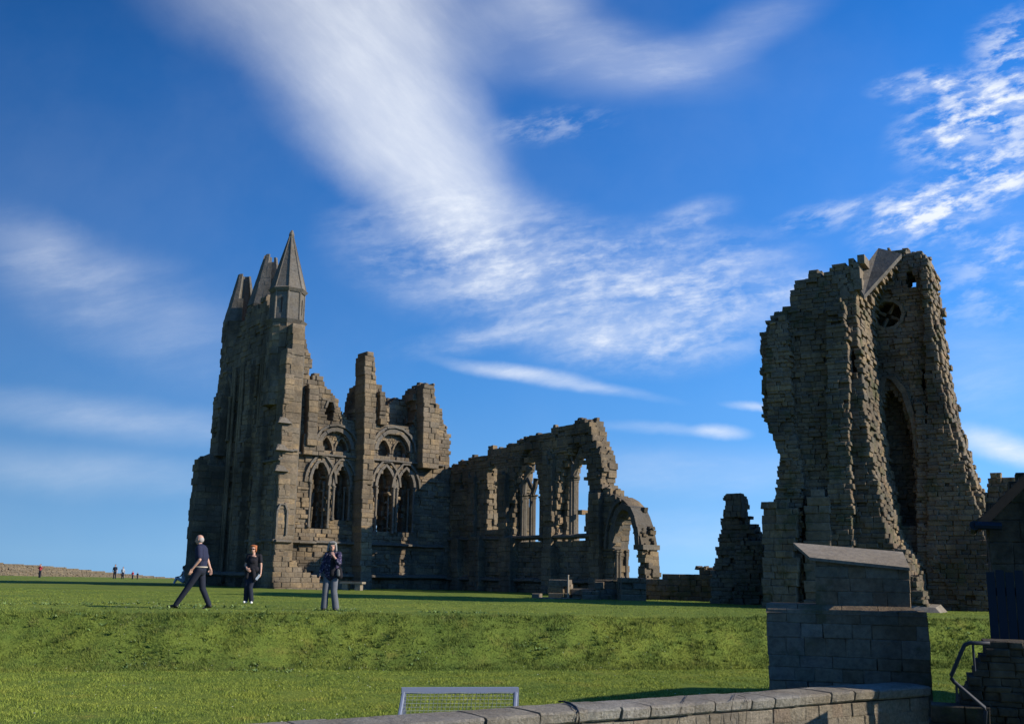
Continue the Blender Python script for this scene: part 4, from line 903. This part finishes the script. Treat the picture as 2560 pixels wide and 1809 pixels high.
for u in (t_/2, Lg-t_/2):
    m = MB(); m.tube([GP(u, ztg-.03, 0), GP(u, gz0+.02, bd)], .02, 6); m.build('side_stay', M_GOAL, goal)
    m = MB(); m.tube([GP(u, gz0+.02, 0), GP(u, gz0+.02, bd)], .018, 6); m.build('ground_bar', M_GOAL, goal)
m = MB(); m.tube([GP(0, gz0+.02, bd), GP(Lg, gz0+.02, bd)], .018, 6); m.build('ground_bar', M_GOAL, goal)
m = MB(); s = .045
def gpt(u, t, sag=0): return GP(u, ztg-.05-(H-.07)*t, .03+(bd-.03)*t+sag)
n1 = int(Lg/s); n2 = int(math.hypot(H, bd)/s)
for i in range(1, n1):
    u = Lg*i/n1; m.tube([gpt(u, k/8, -.03*math.sin(math.pi*k/8)) for k in range(9)], .0026, 3, False)
for j in range(n2+1):
    t = j/n2; sg = -.03*math.sin(math.pi*t); m.tube([gpt(Lg*i/10, t, sg+.006*math.sin(i*1.7)) for i in range(11)], .0026, 3, False)
for u in (t_/2, Lg-t_/2):
    for j in range(1, n2):
        t = j/n2; z = ztg-.05-(H-.07)*t; m.tube([GP(u, z, .02), GP(u, z, .03+(bd-.03)*t)], .0026, 3, False)
    for j in range(1, 12): m.tube([GP(u, gz0+.02, bd*j/12), GP(u, ztg-.05-(H-.07)*(j/12), bd*j/12)], .0026, 3, False)
m.build('net', M_NET, goal)
# ------------------------------------------------------------------ people
def cap(mb, p0, p1, r0, r1, sx=1.0, sy=1.0, n=14):
    """tapered limb with round ends; sx, sy squash it along world x / y"""
    p0 = Vector(p0); p1 = Vector(p1); d = (p1-p0); L = d.length; d = d/L if L > 1e-6 else Vector((0, 0, 1))
    a = d.cross(Vector((0, 1, 0)) if abs(d.y) < .9 else Vector((1, 0, 0))).normalized(); c = d.cross(a)
    st = []
    for i in range(1, 5): t = math.pi/2*i/4; st.append((-r0*math.cos(t), r0*math.sin(t)))
    for i in range(0, 4): t = math.pi/2*i/4; st.append((L+r1*math.sin(t), r1*math.cos(t)))
    b = len(mb.v)
    def push(x, ax): mb.v.append((ax.x+(x.x-ax.x)*sx, ax.y+(x.y-ax.y)*sy, x.z))
    q = p0-d*r0; push(q, p0)
    for s, r in st:
        ax = p0+d*s
        for j in range(n):
            t = 2*math.pi*j/n; push(ax+(a*math.cos(t)+c*math.sin(t))*r, ax)
    push(p1+d*r1, p1); e = len(mb.v)-1
    for j in range(n): mb.f.append((b, b+1+(j+1) % n, b+1+j))
    for i in range(len(st)-1):
        for j in range(n): j2 = (j+1) % n; mb.f.append((b+1+i*n+j, b+1+i*n+j2, b+1+(i+1)*n+j2, b+1+(i+1)*n+j))
    o = b+1+(len(st)-1)*n
    for j in range(n): mb.f.append((o+j, o+(j+1) % n, e))
def ell(mb, c, r, n=14, m=10, rot=None):
    c = Vector(c); b = len(mb.v); rm = rot or Matrix.Identity(3)
    for i in range(m+1):
        t = math.pi*i/m
        for j in range(n):
            a = 2*math.pi*j/n; mb.v.append(tuple(c+rm@Vector((r[0]*math.sin(t)*math.cos(a), r[1]*math.sin(t)*math.sin(a), r[2]*math.cos(t)))))
    for i in range(m):
        for j in range(n): j2 = (j+1) % n; mb.f.append((b+i*n+j, b+(i+1)*n+j, b+(i+1)*n+j2, b+i*n+j2))
def soft(o, vox=.009, it=3):
    r = o.modifiers.new('Remesh', 'REMESH'); r.mode = 'VOXEL'; r.voxel_size = vox; r.use_smooth_shade = True
    s = o.modifiers.new('Smooth', 'SMOOTH'); s.iterations = it; s.factor = .5
    return o
M_SKIN = plain('skin', (.43, .25, .185), .55, var=.06, scale=12); M_WHH = plain('white_hair', (.32, .30, .29), .7, var=.15, scale=60)
M_RED = plain('auburn_hair', (.30, .10, .035), .6, var=.2, scale=60); M_GREY = plain('silver_hair', (.19, .185, .175), .6, var=.2, scale=70)
M_NAVY = plain('navy_cotton', (.018, .022, .05), .9, var=.15); M_BLK2 = plain('black_cloth', (.012, .012, .017), .9, var=.2); M_DEN = plain('dark_trousers', (.014, .018, .032), .9, var=.2)
M_GTR = plain('grey_trousers', (.10, .11, .13), .9, var=.15, scale=8); M_WSH = plain('white_leather', (.7, .7, .65), .5); M_BSH = plain('black_leather', (.015, .014, .013), .4)
M_PAPER = plain('white_paper', (.8, .8, .78)); M_DRED = plain('red_jacket', (.35, .03, .05)); M_GCL = plain('pale_grey_clothes', (.35, .38, .42)); M_DHAIR = plain('dark_hair', (.02, .016, .014)); M_EYE = plain('dark_eyes', (.02, .015, .012), .3)
M_BELT = plain('pale_belt', (.45, .40, .32))
def patt(name):
    m, q, b = mat_new(name); t = q.n('ShaderNodeTexCoord'); v = q.n('ShaderNodeTexVoronoi'); v.inputs['Scale'].default_value = 26; q.l(t.outputs['Object'], v.inputs['Vector'])
    s = q.n('ShaderNodeSeparateColor'); q.l(v.outputs['Color'], s.inputs[0])
    q.l(q.ramp(s.outputs[0], [(0, (.012, .013, .035)), (.5, (.025, .022, .055)), (.72, (.06, .045, .09)), (.9, (.15, .14, .19))], 'CONSTANT'), b.inputs['Base Color']); return m
M_PATT = patt('patterned_navy_print')
V = Vector
def hand(mb, wrist, d, nrm, curl=.5, s=1.0):
    """palm, four fingers of unequal length and a thumb from the side; d points along the hand, nrm out of the palm"""
    w = V(wrist); d = V(d).normalized(); nrm = V(nrm).normalized(); sd = d.cross(nrm).normalized(); nrm = sd.cross(d)
    for k in (-1, 0, 1): cap(mb, w+sd*k*.022*s, w+d*.075*s+sd*k*.026*s, .016*s, .015*s)
    for k, L in zip((-1.5, -.5, .5, 1.5), (.062, .075, .08, .068)):
        p = w+d*.085*s+sd*k*.0195*s; q = p+(d+nrm*curl*.5).normalized()*L*.5*s; r = q+(d+nrm*curl*1.6).normalized()*L*.5*s
        cap(mb, p, q, .0095*s, .0088*s, n=8); cap(mb, q, r, .0088*s, .0075*s, n=8)
    p = w+d*.03*s+sd*.03*s; q = p+(d*.5+sd*.7+nrm*.4).normalized()*.035*s; r = q+(d*.9+nrm*.4).normalized()*.032*s
    cap(mb, p, q, .0125*s, .011*s, n=8); cap(mb, q, r, .011*s, .009*s, n=8)
def head(mb, c, f, H, up=(0, 0, 1)):
    """c: centre of the skull, f: facing, H: head height"""
    f = V(f).normalized(); up = V(up); rt = f.cross(up).normalized(); up = rt.cross(f)
    rm = Matrix((rt, f, up)).transposed()
    P_ = lambda x, y, z: V(c)+rm@V((x, y, z))*H
    ell(mb, P_(0, -.06, .12), (.33*H, .40*H, .38*H), rot=rm); ell(mb, P_(0, .08, -.12), (.27*H, .30*H, .36*H), rot=rm)
    ell(mb, P_(0, .17, -.34), (.16*H, .17*H, .13*H), rot=rm)
    cap(mb, P_(0, .34, .02), P_(0, .46, -.13), .035*H, .055*H, n=8); cap(mb, P_(-.09, .34, -.25), P_(.09, .34, -.25), .035*H, .035*H, n=8)
    cap(mb, P_(-.16, .32, .09), P_(.16, .32, .09), .045*H, .045*H, n=8)
    for s in (-1, 1): ell(mb, P_(s*.335, -.04, -.02), (.035*H, .08*H, .13*H), rot=rm, n=8, m=6)
    return P_, rm
def person(X, Y, label, group=None):
    p = onz(X, Y, 0.0); z = gz(p.x, p.y); p = onz(X, Y, z); p.z = gz(p.x, p.y)
    return empty('person', tuple(p), label, 'person', group), V(p)
def mk(par, o0, name, fn, mat, vox=.009, it=3):
    m = MB(); fn(m); m.v = [(x+o0.x, y+o0.y, z+o0.z) for x, y, z in m.v]
    o = m.build(name, mat, par, smooth=True)
    if vox: soft(o, vox, it)
    return o

# --- man walking to the left
e, o0 = person(466, 1520, 'bald white-haired man in navy polo shirt and black trousers striding left')
sh_ = V((.25, -.17, 1.46)); sh2 = V((.25, .17, 1.46)); hipn = V((.27, -.09, .93)); hipf = V((.27, .09, .93))
el = V((.31, -.25, 1.17)); wr = V((.13, -.25, .93)); el2 = V((.36, .24, 1.18)); wr2 = V((.46, .2, .96))
kn1 = V((.03, -.09, .51)); an1 = V((-.24, -.09, .11)); kn2 = V((.33, .09, .49)); an2 = V((.52, .09, .12))
def body(m):
    P_, rm = head(m, (.19, 0, 1.665), (-1, .1, -.08), .235)
    cap(m, (.25, 0, 1.45), (.205, 0, 1.58), .062, .056)
    cap(m, (.27, 0, 1.36), (.28, 0, 1.0), .11, .11, 1, 1.1); cap(m, hipn, kn1, .08, .05); cap(m, kn1, an1, .05, .035); cap(m, hipf, kn2, .08, .05); cap(m, kn2, an2, .05, .035)
    for a, b, c in ((sh_, el, wr), (sh2, el2, wr2)): cap(m, a, b, .05, .04); cap(m, b, c, .041, .027)
    hand(m, wr, (-.35, 0, -.9), (-.5, .5, 0), .6); hand(m, wr2, (.2, 0, -1), (0, -1, 0), .6)
mk(e, o0, 'body', body, M_SKIN, .008, 2)
mk(e, o0, 'hair', lambda m: (ell(m, (.226, 0, 1.665), (.082, .086, .085)), ell(m, (.20, 0, 1.715), (.072, .068, .05))), M_WHH, .01, 2)
def shirt(m):
    cap(m, (.262, 0, 1.40), (.285, 0, 1.22), .155, .16, 1.0, 1.2); cap(m, (.28, 0, 1.2), (.285, 0, 1.0), .152, .14, 1.0, 1.12); cap(m, (.25, -.15, 1.45), (.25, .15, 1.45), .075, .075); cap(m, (.25, 0, 1.46), (.225, 0, 1.52), .085, .07)
    cap(m, sh_, sh_.lerp(el, .75), .072, .068); cap(m, sh2, sh2.lerp(el2, .75), .072, .068)
mk(e, o0, 'polo_shirt', shirt, M_NAVY)
def trs(m):
    cap(m, (.28, 0, .99), (.275, 0, .92), .135, .14, 1, 1.1)
    cap(m, hipn, kn1, .10, .078); cap(m, kn1, an1+V((0, 0, -.02)), .078, .062); cap(m, hipf, kn2, .10, .078); cap(m, kn2, an2+V((0, 0, -.02)), .078, .062)
mk(e, o0, 'trousers', trs, M_DEN)
mk(e, o0, 'belt', lambda m: m.tube([(.28+.148*math.cos(a), .158*math.sin(a), 1.0) for a in [i*.3307 for i in range(20)]], .018, 6), M_BELT, None)
for an, t in ((an1, V((-.21, 0, .0))), (an2, V((-.16, 0, -.075)))):
    mk(e, o0, 'shoe', lambda m: (cap(m, an+V((.03, 0, -.06)), an+V((-.05, 0, -.055)), .045, .043), cap(m, an+V((-.03, 0, -.06)), an+t+V((.02, 0, -.065)), .043, .034)), M_BSH)
P_ = lambda x, y, z: V((.19, 0, 1.665))+V((x, y, z))*.235
mk(e, o0, 'eye', lambda m: ell(m, P_(-.33, -.13, .03), (.009, .011, .007), 8, 6), M_EYE, None)

# --- woman with auburn hair, sunglasses
e, o0 = person(622, 1508, 'woman with auburn hair and sunglasses in black, jacket tied at her waist, holding paper')
sl, sr = V((-.10, 0, 1.37)), V((.24, 0, 1.36)); elr = V((.29, -.02, 1.09)); wrr = V((.31, -.08, .86)); ell_ = V((-.17, .02, 1.10)); wrl = V((-.09, -.14, .99))
hl, hr_ = V((-.07, 0, .86)), V((.09, 0, .86)); kl, kr = V((-.09, -.02, .47)), V((.02, -.06, .47)); al, ar = V((-.10, .03, .11)), V((.08, -.06, .10))
def body(m):
    head(m, (.03, -.03, 1.545), (.12, -1, -.1), .225); cap(m, (.06, 0, 1.36), (.04, -.01, 1.47), .052, .047)
    cap(m, (.06, 0, 1.28), (.02, 0, .92), .11, .11, 1.1, .9)
    for a, b, c in ((sl, ell_, wrl), (sr, elr, wrr)): cap(m, a, b, .042, .036); cap(m, b, c, .036, .024)
    for a, b, c in ((hl, kl, al), (hr_, kr, ar)): cap(m, a, b, .07, .045); cap(m, b, c, .045, .033)
    hand(m, wrr, (-.15, -.2, -1), (-1, .1, 0), 1.0, .95); hand(m, wrl, (.7, -.3, -.5), (0, 1, 0), .7, .95)
    ell(m, (.07, -.045, 1.33), (.09, .05, .06))
mk(e, o0, 'body', body, M_SKIN, .008, 2)
def hair(m):
    ell(m, (.03, .015, 1.60), (.105, .105, .085)); ell(m, (.03, .05, 1.53), (.095, .075, .095)); ell(m, (.03, -.06, 1.645), (.085, .055, .035))
    for s in (-1, 1): ell(m, (.03+s*.082, .0, 1.545), (.022, .05, .06))
    for i in range(12): a = i*.52; ell(m, (.03+.075*math.cos(a), .02+.075*math.sin(a), 1.63+.02*math.sin(i*2.1)), (.032, .032, .026), 8, 6)
mk(e, o0, 'hair', hair, M_RED, .009, 1)
mk(e, o0, 'sunglasses', lambda m: (ell(m, (.0, -.118, 1.556), (.030, .012, .02), 10, 6), ell(m, (.068, -.112, 1.556), (.030, .012, .02), 10, 6), m.tube([(-.07, -.01, 1.565), (-.03, -.115, 1.565), (.1, -.108, 1.565), (.125, 0, 1.565)], .005, 5)), M_EYE, None)
def top(m):
    cap(m, (.06, 0, 1.27), (.04, 0, 1.12), .125, .135, 1.25, .95); cap(m, (-.06, 0, 1.355), (.19, 0, 1.35), .06, .06); cap(m, (.03, -.05, 1.2), (.08, -.05, 1.2), .105, .10)
    cap(m, (.03, 0, 1.1), (.02, 0, .95), .13, .13, 1.15, 1); cap(m, sl, sl.lerp(ell_, .6), .06, .058); cap(m, sr, sr.lerp(elr, .6), .06, .056)
mk(e, o0, 'top', top, M_BLK2)
def jack(m):
    cap(m, (-.10, 0, .98), (.15, 0, .97), .10, .11, 1, 1.3); cap(m, (-.05, -.1, .97), (-.08, -.12, .74), .06, .04); cap(m, (.09, -.1, .95), (.14, -.1, .66), .07, .05); cap(m, (-.12, .05, .95), (-.12, .08, .72), .08, .06); cap(m, (-.13, -.02, 1.08), (-.20, -.04, .99), .03, .02)
mk(e, o0, 'tied_jacket', jack, M_BLK2)
def trs(m):
    cap(m, (-.02, 0, .9), (.06, 0, .9), .125, .125, 1, 1)
    for a, b, c in ((hl, kl, al), (hr_, kr, ar)): cap(m, a, b, .095, .075); cap(m, b, c, .075, .072)
mk(e, o0, 'trousers', trs, M_DEN)
for an, dx in ((al, -.02), (ar, .03)): mk(e, o0, 'shoe', lambda m: (cap(m, an+V((0, .02, -.06)), an+V((dx, -.12, -.068)), .042, .034),), M_WSH)
pp = empty('folded_paper', tuple(o0+V((.24, -.17, .76))), 'folded white paper held in the auburn-haired woman\'s hand', 'paper')
m = MB(); c = o0+V((.255, -.165, .755)); ax = V((.07, 0, .10)).normalized()*.085; ay = V((.5, -.1, -.4)).normalized()*.035; az = V((0, -1, 0))*.004
m.box8([c-ax-ay-az, c+ax-ay-az, c+ax+ay-az, c-ax+ay-az, c-ax-ay+az, c+ax-ay+az, c+ax+ay+az, c-ax+ay+az]); m.build('sheet', M_PAPER, pp)

# --- woman with silver hair, hand at her mouth
e, o0 = person(824, 1525, 'silver-haired woman in patterned navy jacket and grey trousers with hand at her mouth')
sl, sr = V((-.13, 0, 1.36)), V((.17, -.02, 1.37)); elr = V((.21, -.22, 1.15)); wrr = V((.06, -.24, 1.33)); ell_ = V((-.22, .02, 1.1)); wrl = V((-.27, -.06, .88))
hl, hr_ = V((-.10, 0, .86)), V((.08, 0, .86)); kl, kr = V((-.12, -.03, .46)), V((.09, -.05, .46)); al, ar = V((-.14, 0, .10)), V((.15, -.02, .10))
def body(m):
    head(m, (-.01, -.03, 1.55), (.25, -1, .02), .225); cap(m, (.01, 0, 1.36), (0, 0, 1.47), .05, .047); cap(m, (.02, 0, 1.28), (0, 0, .92), .11, .11, 1.1, .9)
    for a, b, c in ((sl, ell_, wrl), (sr, elr, wrr)): cap(m, a, b, .042, .036); cap(m, b, c, .036, .025)
    for a, b, c in ((hl, kl, al), (hr_, kr, ar)): cap(m, a, b, .07, .045); cap(m, b, c, .045, .033)
    hand(m, wrr, (-.35, .55, .85), (0, .8, -.5), .7, .95); hand(m, wrl, (-.1, -.1, -1), (1, 0, 0), .6, .95)
mk(e, o0, 'body', body, M_SKIN, .008, 2)
def hair(m):
    ell(m, (-.01, .0, 1.615), (.105, .105, .08)); ell(m, (-.02, .05, 1.53), (.11, .075, .13))
    for s in (-1, 1): cap(m, (-.01+s*.09, -.02, 1.58), (-.01+s*.105, -.03, 1.46), .036, .034, .8, 1.2)
    cap(m, (-.06, -.1, 1.645), (.07, -.1, 1.64), .028, .025)
    for i in range(16):
        a = 1.2+i*.245; rr_ = .09+.02*math.sin(i*2.7); x_, y_ = -.01+rr_*math.cos(-a+3.14), .02+rr_*math.sin(a-.3)*.9
        cap(m, (x_*.8, y_*.8, 1.64), (x_*1.12, y_*1.05, 1.45+.03*math.sin(i*1.9)), .022, .013)
mk(e, o0, 'hair', hair, M_GREY, .007, 1)
for s in (-1, 1): mk(e, o0, 'eye', lambda m: ell(m, (.012+s*.035, -.118, 1.562), (.011, .009, .006), 8, 6), M_EYE, None)
def jk(m):
    cap(m, (.02, 0, 1.27), (.0, 0, 1.05), .14, .155, 1.2, .95); cap(m, (-.10, 0, 1.355), (.14, -.01, 1.36), .065, .065); cap(m, (0, 0, 1.0), (0, 0, .86), .16, .165, 1.15, .95)
    cap(m, sl, ell_, .068, .06); cap(m, ell_, ell_.lerp(wrl, .8), .06, .05); cap(m, sr, elr, .07, .068); cap(m, elr, elr.lerp(wrr, .35), .066, .055)
mk(e, o0, 'jacket', jk, M_PATT)
mk(e, o0, 'dark_top', lambda m: (cap(m, (.03, -.09, 1.25), (.04, -.10, .88), .06, .085),), M_BLK2)
def trs(m):
    cap(m, (-.04, 0, .86), (.04, 0, .86), .12, .12)
    for a, b, c in ((hl, kl, al), (hr_, kr, ar)): cap(m, a, b, .10, .082); cap(m, b, c+V((0, 0, -.03)), .082, .088)
mk(e, o0, 'trousers', trs, M_GTR)
for an in (al, ar): mk(e, o0, 'shoe', lambda m: (cap(m, an+V((0, .0, -.06)), an+V((0, -.13, -.068)), .042, .034),), M_BSH)
bg_ = empty('handbag', tuple(o0+V((.22, -.12, .8))), 'black and grey handbag hanging at the silver-haired woman\'s side', 'bag')
m = MB(); cap(m, o0+V((.22, -.12, .84)), o0+V((.21, -.12, .98)), .085, .07, 1, .6); soft(m.build('pouch', M_BLK2, bg_, smooth=True), .012)
m = MB(); cap(m, o0+V((.20, -.175, .87)), o0+V((.19, -.172, .97)), .045, .04, 1, .4); m.build('pocket', plain('grey_canvas', (.12, .12, .12)), bg_, smooth=True)
m = MB(); m.tube([o0+V(q) for q in ((.25, -.12, 1.02), (.16, -.15, 1.18), (.02, -.16, 1.32), (-.07, -.09, 1.42), (-.1, .02, 1.44))], .012, 6); m.build('strap', M_BLK2, bg_)

# --- far figures
def far_person(X, Y, h, label, mtop, mleg, mhair, pose=0, d=None, skirt=False, vox=.03):
    p = at(X, Y, d); p.z = gz(p.x, p.y)-.02; h = h*d/135*1.08
    e = empty('person', tuple(p), label, 'person', 'visitors far off by the boundary wall'); s = h/1.7; o = V(p)
    def sc_(fn):
        def g_(m): fn(m); m.v = [(x*s, y*s, z*s) for x, y, z in m.v]
        return g_
    st = .12 if pose == 1 else .07
    def b(m):
        head(m, (0, 0, 1.58), (-.2, 1, 0), .23); cap(m, (0, 0, 1.36), (0, 0, 1.5), .055, .05); cap(m, (0, 0, 1.3), (0, 0, .95), .12, .12)
        for q in (-1, 1):
            cap(m, (q*.09, 0, .9), (q*st, 0, .1), .07, .04)
            if pose == 2: cap(m, (q*.17, 0, 1.36), (q*.22, -.1, 1.3), .045, .04); cap(m, (q*.22, -.1, 1.3), (q*.08, -.22, 1.55), .04, .03); hand(m, (q*.08, -.22, 1.55), (-q*.2, 0, 1), (-q, 0, 0), .5)
            else: cap(m, (q*.18, 0, 1.36), (q*.24, 0, 1.08), .045, .04); cap(m, (q*.24, 0, 1.08), (q*.27, -.05, .85), .04, .03); hand(m, (q*.27, -.05, .85), (0, 0, -1), (-q, 0, 0), .5)
    mk(e, o, 'body', sc_(b), M_SKIN, .02, 1)
    mk(e, o, 'hair', sc_(lambda m: (ell(m, (0, .02, 1.63), (.1, .11, .09)),)), mhair, vox, 1)
    def t(m):
        cap(m, (0, 0, 1.3), (0, 0, 1.0), .15, .15, 1.1, .9); cap(m, (-.13, 0, 1.35), (.13, 0, 1.35), .07, .07)
        for q in (-1, 1): cap(m, (q*.18, 0, 1.36), (q*.23, -.02, 1.15), .06, .055)
    mk(e, o, 'jacket', sc_(t), mtop, vox, 1)
    def l(m):
        if skirt: cap(m, (0, 0, .95), (0, 0, .65), .15, .22)
        for q in (-1, 1): cap(m, (q*.09, 0, .92), (q*st, 0, .08), .09, .07)
    mk(e, o, 'trousers' if not skirt else 'skirt', sc_(l), mleg, vox, 1)
    return e, o, s
far_person(99, 1439, 1.6, 'far visitor in a red jacket with raised camera at the left boundary wall', M_DRED, M_DEN, M_DHAIR, 2, 112)
far_person(286, 1444, 1.72, 'taller far visitor in dark clothes left of the pair on the lawn edge', M_DEN, M_DEN, M_DHAIR, 1, 112)
far_person(306, 1444, 1.45, 'far visitor in a pale grey coat beside the taller dark figure', M_GCL, M_DEN, M_DHAIR, 1, 112, True)
far_person(331, 1445, 1.0, 'left of two far children, reddish top, right of the pair', M_DRED, M_DEN, M_DHAIR, 0, 112)
far_person(343, 1447, .85, 'right of two far children, dark clothes, right of the pair', M_DEN, M_DEN, M_DHAIR, 0, 112)
# seated person at the foot of the end wall
p = at(450, 1457, 66); p.z = gz(p.x, p.y); e = empty('person', tuple(p), 'person in pale clothes with dark hair seated at the left foot of the abbey', 'person'); o = V(p)
def b(m):
    head(m, (.18, 0, 1.02), (-1, -.3, 0), .23); cap(m, (.2, 0, .8), (.18, 0, .95), .05, .05); cap(m, (.2, 0, .75), (.22, 0, .3), .12, .13); cap(m, (.2, -.08, .2), (-.22, -.1, .42), .08, .06); cap(m, (-.22, -.1, .42), (-.34, -.1, .07), .055, .04)
    cap(m, (.2, .08, .2), (-.2, .1, .40), .08, .06); cap(m, (-.2, .1, .40), (-.4, .1, .07), .055, .04); cap(m, (.2, -.18, .76), (.05, -.22, .5), .045, .04); cap(m, (.05, -.22, .5), (-.15, -.15, .48), .04, .03); hand(m, (-.15, -.15, .48), (-1, 0, -.1), (0, 0, -1))
mk(e, o, 'body', b, M_SKIN, .015, 1)
mk(e, o, 'hair', lambda m: (ell(m, (.19, 0, 1.08), (.115, .11, .09)), ell(m, (.23, 0, 1.0), (.08, .1, .1))), M_DHAIR, .02, 1)
mk(e, o, 'top', lambda m: (cap(m, (.2, 0, .72), (.22, 0, .3), .145, .16), cap(m, (.2, -.16, .76), (.2, .16, .76), .07, .07)), M_GCL, .02, 1)
mk(e, o, 'trousers', lambda m: (cap(m, (.2, -.08, .2), (-.22, -.1, .42), .1, .08), cap(m, (-.22, -.1, .42), (-.34, -.1, .1), .07, .06), cap(m, (.2, .08, .2), (-.2, .1, .40), .1, .08), cap(m, (-.2, .1, .40), (-.4, .1, .1), .07, .06)), M_GCL, .02, 1)
